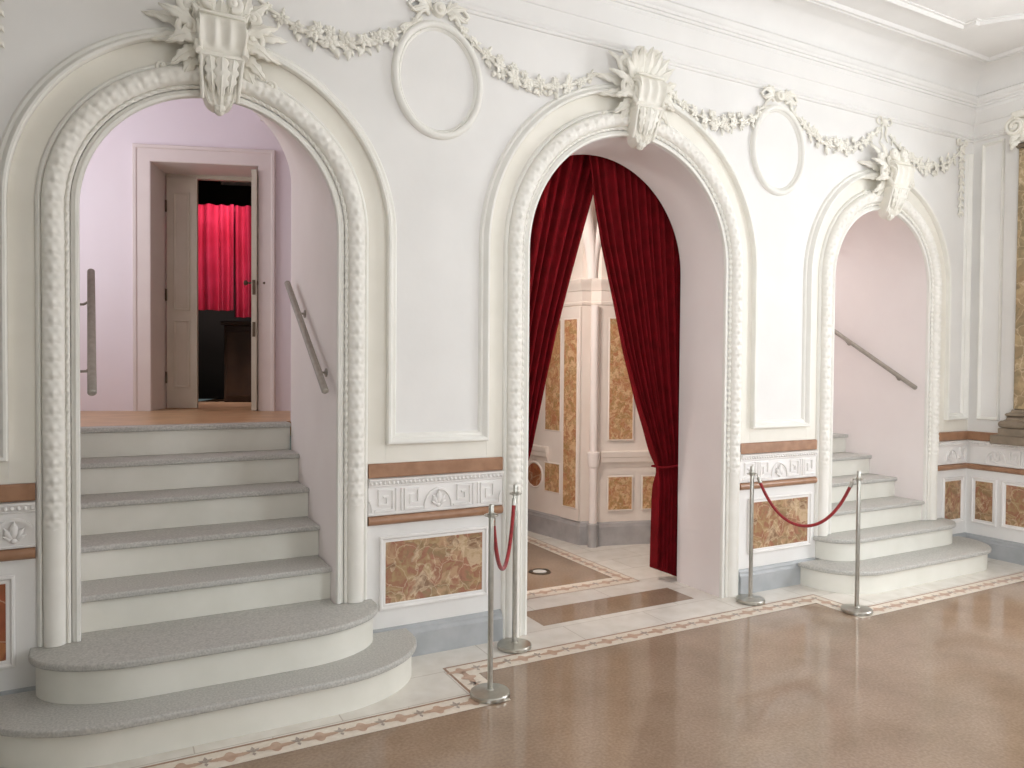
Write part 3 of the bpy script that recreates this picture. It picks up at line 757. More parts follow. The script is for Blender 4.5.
def strip(b, pts, w_=.014, h0=.010, h1=.021, out=V((0, -1, 0))):
    """raised flat line along (x,z) points"""
    fr = []
    for i, p in enumerate(pts):
        p2 = V((p[0], 0, p[1]))
        d1 = (p2 - V((pts[i - 1][0], 0, pts[i - 1][1]))).normalized() if i else None
        d2 = (V((pts[i + 1][0], 0, pts[i + 1][1])) - p2).normalized() if i < len(pts) - 1 else None
        d1 = d1 or d2; d2 = d2 or d1
        q = V((-d1.z, 0, d1.x)) + V((-d2.z, 0, d2.x)); q = q / max(.5, q.length_squared / 2)
        fr.append((p2, q, out))
    b.sweep(fr, [(-w_ / 2, h0), (-w_ / 2 + .0015, h1), (w_ / 2 - .0015, h1), (w_ / 2, h0)])
def key_frieze(w_, label, loc, rz=0, centers=None):
    root = thing('key_frieze', label, 'frieze', loc, group=None, rot=(0, 0, rz))
    hw = w_ / 2; b = MB()
    b.sweep([(V((xx, 0, 0)), V((0, 0, 1)), V((0, -1, 0))) for xx in (-hw, hw)], [(.798, 0), (.798, .012), (.806, .014), (.809, .010), (.950, .010), (.953, .016), (.958, .018), (.962, .016), (.964, .020), (.984, .028), (.988, .034), (.998, .036), (.999, 0)])
    b.build('band', DADO, root)
    # bead row under the top ledge
    bd = MB(); nb = int(w_ / .024)
    for k in range(nb):
        xx = -hw + w_ * (k + .5) / nb
        bd.ball((xx, -.0265, .974), .008, .006, .010, 6, 5)
    bd.build('bead_trim', DADO, root, 60)
    kb = MB(); za, zz = .818, .940; H = zz - za
    per = .465; ce = centers if centers is not None else [-per, 0, per]
    def clip(pts): return [p for p in pts if -hw + .006 <= p[0] <= hw - .006]
    for c0 in ce:
        A = clip([(c0 + .082 * cos(a), za + .105 * sin(a)) for a in [pi - pi * k / 20 for k in range(21)]])
        if len(A) > 2: strip(kb, A)
        if abs(c0) < hw - .04:
            pal = MB()
            for ang, L in ((90, .085), (58, .065), (122, .065), (28, .045), (152, .045)):
                a = radians(ang); pal.leaf((c0 + .006 * cos(a), -.012, za + .016), (cos(a), -.1, sin(a)), (0, -1, 0), L, L * .2, arch=.14, lobes=2, nu=8, nv=5, thick=.004)
            pal.ball((c0, -.014, za + .012), .014, .008, .012)
            pal.build('palmette', DADO, root, 60)
        for c1, sg in ((c0 + per * .325, 1), (c0 + per * .675, -1)):
            if not (-hw + .045 < c1 < hw - .045): continue
            s_ = .046
            pts = [(c1 - sg * (s_ + .014), za + .006), (c1 + sg * s_, za + .006), (c1 + sg * s_, zz - .008), (c1 - sg * s_ * .70, zz - .008), (c1 - sg * s_ * .70, za + .036), (c1 + sg * s_ * .30, za + .036), (c1 + sg * s_ * .30, zz - .044), (c1 - sg * s_ * .22, zz - .044)]
            strip(kb, pts, .0135)
        c2 = c0 + per / 2
        if -hw + .02 < c2 < hw - .02:
            for dx in (-.015, .015): strip(kb, [(c2 + dx, za), (c2 + dx, zz)], .012)
    kb.build('key_pattern', DADO, root, 40)
    return root
key_frieze(PIERS[1][1] - PIERS[1][0], 'white Greek key frieze on the pier between landing stairs and curtained arch', ((PIERS[1][0] + PIERS[1][1]) / 2, -.001, 0))
key_frieze(PIERS[2][1] - PIERS[2][0], 'white Greek key frieze above the tan breccia panel behind the rope barrier', ((PIERS[2][0] + PIERS[2][1]) / 2, -.001, 0))
key_frieze(PIERS[0][1] - PIERS[0][0], 'white Greek key frieze at the picture edge beside the landing stairs', ((PIERS[0][0] + PIERS[0][1]) / 2, -.001, 0), centers=[.14, -.325])
key_frieze(PIERS[3][1] - PIERS[3][0] - .04, 'short white Greek key frieze on the pier between stair arch and corner', ((PIERS[3][0] + PIERS[3][1]) / 2 - .02, -.001, 0), centers=[0.0])
key_frieze(1.62, 'white Greek key frieze on the side wall below the pilaster base', (XR - .001, -.85, 0), -pi / 2, centers=[-.60, -.135, .33, .78])

# ------------------------------------------------------------------ right wall: recessed panel moulding and marble pilaster
def rframe(y0, y1, z0, z1, prof):
    b = MB(); fr = []
    for y_, z_, q in ((y0, z0, (0, -1, 1)), (y1, z0, (0, 1, 1)), (y1, z1, (0, 1, -1)), (y0, z1, (0, -1, -1))): fr.append((V((XR, y_, z_)), V(q), V((-1, 0, 0))))
    b.sweep(fr, prof, closed=True); return b
struct('trim_%d' % tn, rframe(-.085, -.272, 1.185, 3.58, [(0, 0), (0, .014), (.006, .022), (.014, .020), (.02, .010), (.026, .006), (.028, 0)]), IVORY); tn += 1
root = thing('marble_pilaster', 'brown marble pilaster with white scrolled capital on the side wall', 'pilaster', (XR - .0015, -.68, 1.002))
b = MB(); b.bbox(-.20, 0, -.38, .375, 0, .0725, .004); b.build('plinth', CAPS, root)
pc = [(0, .36), (.06, .36), (.064, .352), (.07, .352)]
b = MB()
def pstack(rows):
    n = len(rows)
    for (z0_, h0, d0), (z1_, h1, d1) in zip(rows, rows[1:]):
        vs = []
        for z_, h_, d_ in ((z0_, h0, d0), (z1_, h1, d1)): vs += [V((0, h_, z_)), V((-d_, h_, z_)), V((-d_, -h_, z_)), V((0, -h_, z_))]
        b.add(vs, [(i, (i + 1) % 4, 4 + (i + 1) % 4, 4 + i) for i in range(4)])
    z_, h_, d_ = rows[-1]; b.add([V((0, h_, z_)), V((-d_, h_, z_)), V((-d_, -h_, z_)), V((0, -h_, z_))], [(0, 1, 2, 3)])
rows = [(.073, .325, .175), (.13, .325, .175), (.134, .315, .168)]
rows += [(.134 + .032 * (1 - cos(pi * k / 8)), .300 + .026 * sin(pi * k / 8), .150 + .024 * sin(pi * k / 8)) for k in range(9)]
rows += [(.205, .288, .135), (.225, .280, .128), (.23, .288, .136)] + [(.232 + .014 * (1 - cos(pi * k / 6)), .276 + .016 * sin(pi * k / 6), .124 + .016 * sin(pi * k / 6)) for k in range(7)] + [(.268, .262, .112), (.29, .255, .106)]
pstack(rows); b.build('base', CAPS, root, 30)
b = MB(); b.bbox(-.10, 0, -.25, .25, .291, 2.44, .006); b.build('shaft', MARBG, root)
b = MB(); b.bbox(-.118, 0, -.268, .268, 2.441, 2.48, .012); b.build('necking', CAPS, root)
b = MB()
b.bbox(-.13, 0, -.265, .265, 2.481, 2.60, .01); b.bbox(-.15, 0, -.29, .29, 2.68, 2.74, .008); b.bbox(-.125, 0, -.25, .25, 2.60, 2.68, .006)
b.build('capital', CREAM, root)
for sg in (-1, 1):
    b = MB(); P = [(-.155, sg * .255 + p[0], p[2]) for p in spiral(0, 2.615, 0, .072, 1.8, pi / 2 if sg > 0 else pi / 2, -sg, 34)]
    b.tube(P, .015, 8); b.ball((-.155, sg * .255, 2.615), .02); b.lathe([(0, 0), (.07, 0), (.07, .135), (0, .135)], (-.15, sg * .255, 2.615), 24, Matrix.Rotation(pi / 2, 4, 'Y')); b.build('volute', CREAM, root, 50)
    b = MB()
    for dz, L in ((0, .10), (-.05, .09)): b.leaf((-.14, sg * .23, 2.55 + dz), (-.2, sg * .6, -.8), (-1, 0, 0), L, .03, lobes=3)
    b.build('capital_leaf', CREAM, root, 60)

# ------------------------------------------------------------------ staircases
def round_outline(hw, yf, rx, ry, back):
    """front corners are quarter ellipses; goes counter-clockwise seen from above"""
    P = []
    n = 14
    P += [(-hw + rx - rx * cos(pi / 2 * k / n), yf + ry - ry * sin(pi / 2 * k / n)) for k in range(n + 1)]
    P += [(hw - rx + rx * sin(pi / 2 * k / n), yf + ry - ry * cos(pi / 2 * k / n)) for k in range(n + 1)]
    return P + back
ZSL = [.172, .350, .528, .704, .880, 1.057, 1.234]
ZSR = [.169, .338, .506, .674, .842, 1.010, 1.178]
YSL = [None, None, .072, .330, .588, .846, 1.095]
YSR = [None, None, -.020, .232, .482, .732, 1.020]
SPLAY = .11                                # the landing passage widens a little on one side
def staircase(i, label, ZS, YS, step1, step2, splay):
    c, r = ARCH[i]; h_ = r - .002; T = .032
    root = thing('staircase', label, 'stairs', (c, 0, 0))
    ov = .026; g = .036
    xl = lambda y: -h_ - (splay * y / 1.10 if y > 0 else 0)
    def quad(y0, y1): return [(xl(y0), y0), (h_, y0), (h_, y1), (xl(y1), y1)]
    for (dx, hw, yf, rx, ry, z0, z1) in (step1 + (.0, ZS[0]), step2 + (ZS[0], ZS[1])):
        if z0 == 0: bk_t = [(hw, -g), (-hw, -g)]; bk_r = [(hw - ov, -g), (-hw + ov, -g)]; q = 0
        else:
            q = r - .002; yb = YS[2] + .05
            bk_t = [(hw, -.002), (q - dx, -.002), (q - dx, yb), (-q - dx - splay * yb / 1.1, yb), (-q - dx, .0), (-q - dx, -.002), (-hw, -.002)]
            bk_r = [(hw - ov, -.002), (-hw + ov, -.002)]
        sh = lambda L: [(x_ + dx, y_) for x_, y_ in L]
        b = MB(); b.slab(sh(round_outline(hw - ov, yf + ov, rx - ov, ry - ov, bk_r)), z0 + .0005, z1 - T, .001, seg=1); b.build('riser', RISER, root, 30)
        b = MB(); b.slab(sh(round_outline(hw, yf, rx, ry, bk_t)), z1 - T, z1, .010, seg=4); b.build('tread', TREAD, root, 30)
    for k in range(2, 7):
        yf = YS[k]; z0 = ZS[k - 1]; z1 = ZS[k]; yb = YS[k + 1] + ov + .02 if k < 6 else YS[k] + .13
        b = MB(); b.slab(quad(yf + ov, yb), z0 + .0003, z1 - T, .0005, seg=1); b.build('riser', RISER, root)
        b = MB(); b.slab(quad(yf, yb), z1 - T, z1, .010, seg=4); b.build('tread', TREAD, root, 30)
    return root
staircase(0, 'white staircase with grey granite treads climbing through the arch to the landing', ZSL, YSL, (0, .965, -.553, .55, .42), (0, .78, -.375, .45, .30), SPLAY)
staircase(2, 'white staircase with pale grey treads in the arch beside the room corner', ZSR, YSR, (.035, 1.0, -.478, .38, .38), (.045, .81, -.24, .28, .22), 0)

def handrail(label, xw, sg, p0, p1, rad=.019, splay=0):
    """p0,p1: (offset from wall, y, z); sg = direction from the wall into the passage"""
    A = V((xw + sg * p0[0], p0[1], p0[2])); B = V((xw + sg * p1[0], p1[1], p1[2]))
    root = thing('handrail', label, 'handrail', A)
    b = MB(); d = (B - A).normalized()
    b.tube([V((0, 0, 0)) - d * .006, V((0, 0, 0)), (B - A) * .5, B - A, B - A + d * .006], lambda t: rad * (.7 if t in (0, 1) else 1), 16); b.build('rail', RAILM, root)
    for t in (.20, .74):
        P = (B - A) * t; pass
        b = MB(); off = p0[0] + (p1[0] - p0[0]) * t + splay * (A.y + P.y) / 1.1
        b.tube([P + V((0, 0, -rad * .6)), P + V((-sg * off * .35, 0, -.034)), P + V((-sg * (off - .004), 0, -.036))], .0065, 8)
        b.lathe([(0, 0), (.024, 0), (.024, .005), (.014, .009), (0, .009)], P + V((-sg * (off - .0005), 0, -.036)), 16, Matrix.Rotation(sg * pi / 2, 4, 'Y')); b.build('bracket', RAILM, root, 40)
    return root
handrail('slanting metal handrail with shadow on the inner wall of the landing stairs', ARCH[0][0] + ARCH[0][1], -1, (.056, .012, 1.474), (.056, .951, 2.127))
handrail('metal handrail seen end-on as an upright bar against the lilac wall', ARCH[0][0] - ARCH[0][1], 1, (.046, .012, 1.474), (.028, .951, 2.127), splay=SPLAY)
handrail('slanting metal handrail on the pink wall of the corner stairs', ARCH[2][0] + ARCH[2][1], -1, (.056, .045, 1.461), (.056, .98, 2.05))

# ------------------------------------------------------------------ landing behind the first arch
th = radians(20); U = V((cos(th), -sin(th), 0)); Nn = V((sin(th), cos(th), 0)); OB = V((.204, 2.808, 0))
MBK = Matrix(((U.x, Nn.x, 0, OB.x), (U.y, Nn.y, 0, OB.y), (0, 0, 1, 0), (0, 0, 0, 1)))
b = MB(); b.box(-1.0, 2.2, 1.23, 3.4, ZL - .1, ZL - .001); 
struct('floor_landing', b, PARQ)
ua, ub, zt = .115, .940, 3.226          # doorway in the back wall
b = MB()
b.box(-1.4, ua - .03, 0, .12, ZL, 4.3); b.box(ub + .03, 2.4, 0, .12, ZL, 4.3); b.box(ua - .03, ub + .03, 0, .12, zt + .03, 4.3); b.xform(MBK); struct('wall_landing', b, LILAC)
b = MB(); b.box(-1.1, -1.0, 1.1, 3.4, ZL, 4.3); struct('wall_landing_left', b, LILAC)
b = MB(); b.box(2.1, 2.2, 1.1, 3.0, ZL, 4.3); struct('wall_landing_right', b, LILAC)
b = MB(); b.box(-1.0, 2.1, 1.101, 1.14, 3.36, 4.3); b.box(-1.0, -.225, 1.101, 1.14, ZL, 3.36); b.box(1.061, 2.1, 1.101, 1.14, ZL, 3.36); struct('wall_landing_front', b, LILAC)
b = MB(); b.box(-1.1, 2.2, 1.1, 3.5, 4.3, 4.4); struct('ceiling_landing', b, LILAC)
# casing around the doorway
b = MB()
CP = [(0, 0), (0, .022), (.006, .028), (.10, .030), (.108, .038), (.128, .040), (.134, .034), (.135, 0)]
fr = [(V((ua, 0, ZL)), V((-1, 0, 0)), V((0, -1, 0))), (V((ua, 0, zt)), V((-1, 0, 1)), V((0, -1, 0))), (V((ub, 0, zt)), V((1, 0, 1)), V((0, -1, 0))), (V((ub, 0, ZL)), V((1, 0, 0)), V((0, -1, 0)))]
b.sweep(fr, CP); b.xform(MBK); struct('trim_%d' % tn, b, CASING, sharp=25); tn += 1
RD = .36                                   # depth of the door reveal
b = MB(); b.box(ua - .08, ua, .0, RD + .06, ZL, zt + .08); b.box(ub, ub + .08, .0, RD + .06, ZL, zt + .08); b.box(ua, ub, .0, RD + .06, zt, zt + .08); b.xform(MBK); struct('trim_%d' % tn, b, CASING); tn += 1
b = MB(); b.box(ua - .08, ub + .08, 0, 2.4, ZL - .1, ZL - .0015); b.xform(MBK); struct('floor_doorway', b, PARQ)
# double door: one leaf shut in the frame, the other swung open towards the landing
def door_leaf(name, w_, M, z1, handle):
    D = MB(); t_ = .04
    D.box(0, w_, -t_ / 2, t_ / 2, ZL + .006, z1)
    D.xform(M); d = D.build(name, DOORP); d['kind'] = 'structure'
    P = MB()
    for (za, zb_) in ((ZL + .18, 1.99), (2.07, z1 - .12)):
        for face in (-1, 1):
            fr = []
            for x_, z_, q in ((.055, za, (1, 0, 1)), (w_ - .055, za, (-1, 0, 1)), (w_ - .055, zb_, (-1, 0, -1)), (.055, zb_, (1, 0, -1))): fr.append((V((x_, face * t_ / 2, z_)), V(q), V((0, face, 0))))
            P.sweep(fr, [(0, 0), (.004, .009), (.012, .010), (.018, .003), (.024, 0)], closed=True)
            P.box(.085, w_ - .085, face * t_ / 2 - .002, face * t_ / 2 + .002 + .001, za + .03, zb_ - .03)
    P.xform(M); P.build('door_panel', DOORP, d)
    if handle:
        H = MB()
        for face in (-1, 1):
            H.lathe([(0, 0), (.02, 0), (.02, .006), (.008, .01), (.008, .035), (.02, .045), (.022, .06), (.012, .07), (0, .072)], (w_ - .05, face * t_ / 2, 2.28), 16, Matrix.Rotation(-face * pi / 2, 4, 'X'))
        H.xform(M); H.build('handle', STEELD, d)
        K = MB()
        for zz in (2.24, 1.9): K.box(w_ - .001, w_ + .003, -.012, .012, zz - .06, zz + .06)
        K.xform(M); K.build('lock_plate', STEELD, d)
    HG = MB()
    for zz in (1.5, 2.2, 2.95): HG.tube([(-.002, -t_ / 2 - .006, zz - .05), (-.002, -t_ / 2 - .006, zz + .05)], .008, 8)
    HG.xform(M); HG.build('hinge', STEELD, d)
    return d
zd = 3.19
door_leaf('door_1', .245, MBK @ Matrix.Translation(V((ua + .012, RD, 0))), zd, False)
door_leaf('door_2', .40, MBK @ Matrix.Translation(V((ub - .026, RD - .02, 0))) @ Matrix.Rotation(radians(-90), 4, 'Z'), zd, True)
b = MB(); b.box(ua, ub, RD + .0, RD + .05, zd + .005, zt); b.xform(MBK); struct('trim_%d' % tn, b, DOORP); tn += 1
# dark hall behind it
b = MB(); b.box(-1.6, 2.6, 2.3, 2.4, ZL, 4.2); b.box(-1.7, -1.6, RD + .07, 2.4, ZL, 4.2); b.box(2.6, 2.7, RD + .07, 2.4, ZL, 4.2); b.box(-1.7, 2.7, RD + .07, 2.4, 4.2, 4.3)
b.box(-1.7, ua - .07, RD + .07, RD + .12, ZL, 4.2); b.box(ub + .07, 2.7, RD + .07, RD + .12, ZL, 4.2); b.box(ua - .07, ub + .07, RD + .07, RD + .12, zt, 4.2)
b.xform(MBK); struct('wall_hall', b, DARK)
def cloth(xl, xr, z0, z1, depth, folds, M=None, nu=160, nv=60, seed=0, yb=None, thick=.004, prm=1.0, edgez=None):
    """hanging cloth: xl(v), xr(v) give the side edges at height parameter v (0 top .. 1 hem)"""
    rnd = random.Random(seed); ph = [rnd.uniform(0, 6.28) for _ in range(6)]
    b = MB(); vs = []
    for j in range(nv + 1):
        v = j / nv
        for i in range(nu + 1):
            u = i / nu; a, c = xl(v), xr(v); x_ = a + (c - a) * u
            w1 = u + .012 * sin(9 * u + ph[0]) + .008 * sin(23 * u + ph[1]) + .006 * sin(4 * v + 11 * u + ph[4])
            f = sin(2 * pi * folds * w1 + ph[2]); f = (1 if f > 0 else -1) * abs(f) ** .75
            y = depth(v) * (f + .35 * sin(2 * pi * folds * .47 * u + ph[3]))
            z = z1 + (z0 - z1) * v + (edgez(u, v) if edgez else 0)
            vs.append(V((x_, y + (yb(u, v) if yb else 0), z)))
    n = nu + 1; m = len(vs)
    fs = [(j * n + i, j * n + i + 1, (j + 1) * n + i + 1, (j + 1) * n + i) for j in range(nv) for i in range(nu)]
    vs2 = [p + V((0, thick, 0)) for p in vs]; fs2 = [tuple(m + q for q in reversed(f)) for f in fs]
    rim = [(i, m + i, m + i + 1, i + 1) for i in range(nu)] + [(nv * n + i, nv * n + i + 1, m + nv * n + i + 1, m + nv * n + i) for i in range(nu)]
    rim += [(j * n, (j + 1) * n, m + (j + 1) * n, m + j * n) for j in range(nv)] + [(j * n + nu, m + j * n + nu, m + (j + 1) * n + nu, (j + 1) * n + nu) for j in range(nv)]
    b.add(vs + vs2, fs + fs2 + rim)
    if M: b.xform(M)
    return b
root = thing('satin_curtain', 'bright red satin curtain hanging short in the dark hall beyond the door', 'curtain')
MC = MBK @ Matrix.Translation(V((0, 1.35, 0)))
cloth(lambda v: -.5, lambda v: .465, 2.150, 3.185, lambda v: .03 + .012 * v, 8, MC, 150, 30, 5).build('curtain_length', SATIN, root, 80)
cloth(lambda v: .45, lambda v: 1.3, 2.085, 3.185, lambda v: .03 + .012 * v, 7, MC @ Matrix.Translation(V((0, .02, 0))), 130, 30, 6).build('curtain_length', SATIN, root, 80)
b = MB(); b.tube([(-.7, .10, 3.16), (.4, .10, 3.16), (1.5, .10, 3.16)], .016, 10); b.xform(MC); b.build('curtain_pole', DARKB, root)
root = thing('hall_cabinet', 'dark wooden cabinet barely visible below the red satin curtain', 'cabinet', MBK @ V((.62, 1.75, ZL)), rot=(0, 0, -th))
b = MB(); b.bbox(-.30, .35, -.2, .25, .0, .78, .008); b.build('body', DARKB, root)
b = MB(); b.bbox(-.33, .38, -.23, .28, .781, .82, .008); b.build('top', DARKB, root)
for sx in (-1, 1):
    b = MB(); b.bbox(.025 + sx * .16 - .14, .025 + sx * .16 + .14, -.222, -.201, .06, .72, .006); d = b.build('door', DARKB, root)
    b = MB(); b.ball((.025 + sx * .04, -.235, .42), .014); b.build('knob', STEELD, d)

# corner stairs: closing walls above the steps
b = MB(); b.box(4.4, 6.7, 2.5, 2.6, 0, 4.3); b.box(4.4, 4.5, 1.11, 2.5, 1.1, 4.3); b.box(6.6, 6.7, 1.11, 2.5, 1.1, 4.3); b.box(4.4, 6.7, 1.11, 2.5, 4.3, 4.4); b.box(4.5, 6.6, 1.195, 2.5, 1.08, 1.177)
struct('wall_stairs', b, PINK)

# ------------------------------------------------------------------ vestibule behind the middle arch
LA, LB = V((3.640, 2.55, 0)), V((3.765, 1.745, 0))
dl = (LB - LA).normalized()
RWP = [(3.900, 1.640), (4.02, 1.612), (4.14, 1.580), (4.27, 1.544), (4.40, 1.500), (4.60, 1.41), (4.74, 1.30), (4.80, 1.1), (4.82, .45)]
def vwall(pts, z0, z1, m, name, off=0, z_extra=None):
    b = MB(); n = len(pts)
    b.add([V((x_, y_, z0)) for x_, y_ in pts] + [V((x_, y_, z1)) for x_, y_ in pts], [(i, i + 1, n + i + 1, n + i) for i in range(n - 1)]); return b
far = LA - dl * 2.6
ALLP = [(far.x, far.y), (LA.x, LA.y), (LB.x, LB.y), (3.850, 1.724)] + RWP
b = vwall(ALLP, 0, 3.6, VCREAM, 'x'); struct('wall_vestibule', b, VCREAM, sharp=30)
b = vwall([(1.2, .45), (1.2, 1.7), (2.25, 1.7), (2.25, 5.0), (far.x, 5.0)], 0, 3.6, VCREAM, 'x'); struct('wall_vestibule_left', b, VCREAM)
b = MB(); b.box(1.1, 5.6, .446, 5.2, 3.6, 3.7); struct('ceiling_vestibule', b, VVAULT)
def off_path(pts, closed=False):
    fr = []
    for i, p in enumerate(pts):
        p2 = V((*p, 0))
        d1 = (p2 - V((*pts[i - 1], 0))).normalized() if i else None
        d2 = (V((*pts[i + 1], 0)) - p2).normalized() if i < len(pts) - 1 else None
        d1 = d1 or d2; d2 = d2 or d1
        n1, n2 = V((d1.y, -d1.x, 0)), V((d2.y, -d2.x, 0)); q = n1 + n2; q = q / max(.5, q.length_squared / 2)
        fr.append((p2, V((0, 0, 1)), q))
    return fr
RB = RWP
# walls run with the room on the right-hand side of travel
b = MB(); b.sweep(off_path(ALLP), [(0, 0), (0, .016), (.170, .016), (.176, .012), (.2, .010), (.206, .004), (.215, 0)]); struct('baseboard_vestibule', b, VBASE, sharp=30)
b = MB(); b.sweep(off_path(RB), [(.715, 0), (.715, .008), (.735, .012), (.75, .02), (.76, .028), (.80, .030), (.806, .036), (.85, .038), (.856, .03), (.858, 0)]); struct('trim_%d' % tn, b, VCREAM, sharp=30); tn += 1
lw_ = [(far.x, far.y), tuple((LA + dl * .36)[:2])]
b = MB(); b.sweep(off_path(lw_), [(.715, 0), (.715, .008), (.735, .012), (.75, .02), (.76, .028), (.80, .030), (.806, .036), (.85, .038), (.856, .03), (.858, 0)]); struct('trim_%d' % tn, b, VCREAM, sharp=30); tn += 1
b = MB(); b.sweep(off_path(ALLP), [(2.17, 0), (2.18, .012), (2.20, .016), (2.21, .008), (2.30, .010), (2.31, .02), (2.33, .024), (2.36, .04), (2.38, .05), (2.40, .054), (2.41, .045), (2.415, 0)]); struct('trim_%d' % tn, b, VCREAM, sharp=30); tn += 1
# rounded corner pier
root = thing('corner_pier', 'slim pale rounded pier at the corner of the marble-panelled vestibule', 'pier', (3.832, 1.640, 0))
b = MB(); b.lathe([(.036, .001), (.036, 2.17)], (0, 0, 0), 20); b.build('shaft', VVAULT, root)
b = MB(); b.lathe([(.0375, .0), (.048, .0), (.048, .205), (.0375, .215)], (0, 0, 0), 20); b.build('base', VBASE, root)
b = MB(); b.lathe([(.0365, .715), (.045, .72), (.05, .76), (.056, .80), (.056, .85), (.0365, .858)], (0, 0, 0), 20); b.build('ledge', VVAULT, root)
def wallM(p, d):
    """local x along the wall d, local -y out into the room"""
    d = V((d[0], d[1], 0)).normalized(); n = V((-d.y, d.x, 0))       # into the wall
    return Matrix(((d.x, n.x, 0, p[0]), (d.y, n.y, 0, p[1]), (0, 0, 1, 0), (0, 0, 0, 1)))
def inlay(name, label, cat, M, rects, m, frame=.0, back=None, rim=VCREAM):
    root = thing(name, label, cat); root.matrix_world = M
    if back:
        b = MB(); b.bbox(back[0], back[1], -back[4], -.001, back[2], back[3], .004); b.build('body', rim, root)
    y = -(back[4] if back else .0012)
    for (x0, x1, z0, z1) in rects:
        b = MB(); b.box(x0, x1, y - .004, y, z0, z1); b.build('inlay', m, root)
        fr = [(V((x_, y, z_)), V(q), V((0, -1, 0))) for x_, z_, q in ((x0, z0, (-1, 0, -1)), (x1, z0, (1, 0, -1)), (x1, z1, (1, 0, 1)), (x0, z1, (-1, 0, 1)))]
        b = MB(); b.sweep(fr, [(0, 0), (0, .005), (.008, .006), (.011, .003), (.013, 0)], closed=True); b.build('inlay_border', rim, root)
    return root
# pilaster with one tall inlay on the passage wall (local x runs towards the corner)
Mp = wallM(LA, dl); LL = (LB - LA).length
inlay('inlaid_pilaster', 'vestibule pilaster inlaid with one tall strip of ochre marble', 'pilaster', Mp, [(LL - .213, LL - .040, .335, 2.05)], MARBY, back=(LL - .262, LL - .002, .216, 2.168, .02))
inlay('marble_inlay', 'tall ochre marble panel in the vestibule passage behind the pilaster', 'wall panel', Mp, [(LL - .50, LL - .29, 1.02, 2.05)], MARBY)
inlay('marble_inlay', 'small square ochre marble panel beside the round red disc in the vestibule', 'wall panel', Mp, [(LL - .50, LL - .29, .435, .70)], MARBY)
root = thing('inlaid_roundel', 'round red marble disc set low in the vestibule passage wall', 'wall panel'); root.matrix_world = Mp @ Matrix.Translation(V((LL - .66, 0, .565)))
b = MB(); Ry = Matrix.Rotation(pi / 2, 4, 'X'); b.lathe([(0, .004), (.112, .004), (.112, 0)], (0, 0, 0), 40, Ry); b.build('disc', MARBR, root)
b = MB(); b.lathe([(.113, 0), (.113, .008), (.124, .010), (.130, .004), (.133, 0)], (0, 0, 0), 40, Ry); b.build('rim', VCREAM, root)
# panels on the curved wall facing the arch
def seg_at(s):
    q = s
    for a, c in zip(RB, RB[1:]):
        L = math.hypot(c[0] - a[0], c[1] - a[1])
        if q <= L: t = q / L; return (a[0] + (c[0] - a[0]) * t, a[1] + (c[1] - a[1]) * t), (c[0] - a[0], c[1] - a[1])
        q -= L
for (s0, w_, za, zz, lab) in ((.195, .225, .327, .622, 'square ochre marble panel low on the curved vestibule wall beside the pier'),
                              (.195, .225, .965, 2.055, 'tall ochre marble panel on the curved vestibule wall above the ledge'),
                              (.505, .18, .327, .622, 'square ochre marble panel on the curved vestibule wall partly hidden by curtain')):
    p, d = seg_at(s0)
    dd = V((d[0], d[1], 0)).normalized(); nn = V((dd.y, -dd.x, 0)) * .012
    inlay('marble_inlay', lab, 'wall panel', wallM((p[0] + nn.x, p[1] + nn.y), d), [(-w_ / 2, w_ / 2, za, zz)], MARBY)
# vault ribs springing from the corner
b = MB()
for (dx, dy) in ((-.9, -.55), (-.55, .75), (-1.25, .06), (.6, -.62)):
    P = [V((3.84 + dx * (1 - cos(t)), 1.70 + dy * (1 - cos(t)), 2.41 + 1.18 * sin(t))) for t in [pi / 2 * k / 14 for k in range(15)]]
    b.tube(P, .045, 10)
struct('trim_%d' % tn, b, VVAULT); tn += 1
# light sunk in the floor
root = thing('floor_light', 'round steel-rimmed light sunk in the brown vestibule floor', 'floor light', (2.984, 1.137, 0))
b = MB(); b.lathe([(.055, .001), (.055, .006), (.062, .009), (.084, .008), (.088, .001)], (0, 0, 0), 36); b.build('rim', STEELD, root)
b = MB(); b.lathe([(0, .0065), (.03, .0062), (.0545, .005), (.0545, .001), (0, .001)], (0, 0, 0), 36); b.build('lens', GLASS, root)

# ------------------------------------------------------------------ velvet curtains in the middle arch
c1, r1 = ARCH[1]
YC = .52
def interp(tab):
    def f(v):
        for (a, x0), (c, x1) in zip(tab, tab[1:]):
            if v <= c: t = (v - a) / (c - a); return x0 + (x1 - x0) * t
        return tab[-1][1]
    return f
ZTOP = 3.30
zv = lambda z: (ZTOP - z) / (ZTOP - .05)
Lx = interp([(0, 3.22), (zv(2.841), 3.077), (zv(2.56), 2.985), (zv(2.268), 2.893), (zv(1.873), 2.774), (zv(1.45), 2.668), (zv(1.068), 2.578), (zv(.88), 2.52), (zv(.84), 2.51), (1, 2.52)])
Rx = interp([(0, 2.95), (zv(2.814), 3.024), (zv(2.482), 3.097), (zv(2.097), 3.206), (zv(1.74), 3.302), (zv(1.375), 3.426), (zv(1.038), 3.56), (zv(.87), 3.632), (zv(.624), 3.612), (1, 3.602)])
dep = lambda v: .016 + .012 * v
tie = zv(.86)
def pinch(v): return math.exp(-((v - tie) / .025) ** 2)
def depR(v): return (.026 + .022 * min(1, v / tie)) * (1 - .55 * pinch(v))
root = thing('velvet_curtain', 'dark red velvet curtain drawn aside with a tie-back and puddled hem', 'curtain', (c1, YC, 0))
cloth(lambda v: Rx(v) - c1, lambda v: 3.84 - c1, .014, ZTOP, depR, 13, None, 220, 110, 21, edgez=lambda u, v: (.095 * (1 - u) + .008 * sin(40 * u)) * max(0, v - .9) * 10 + .004).build('cloth', VELVET, root, 80)
b = MB()
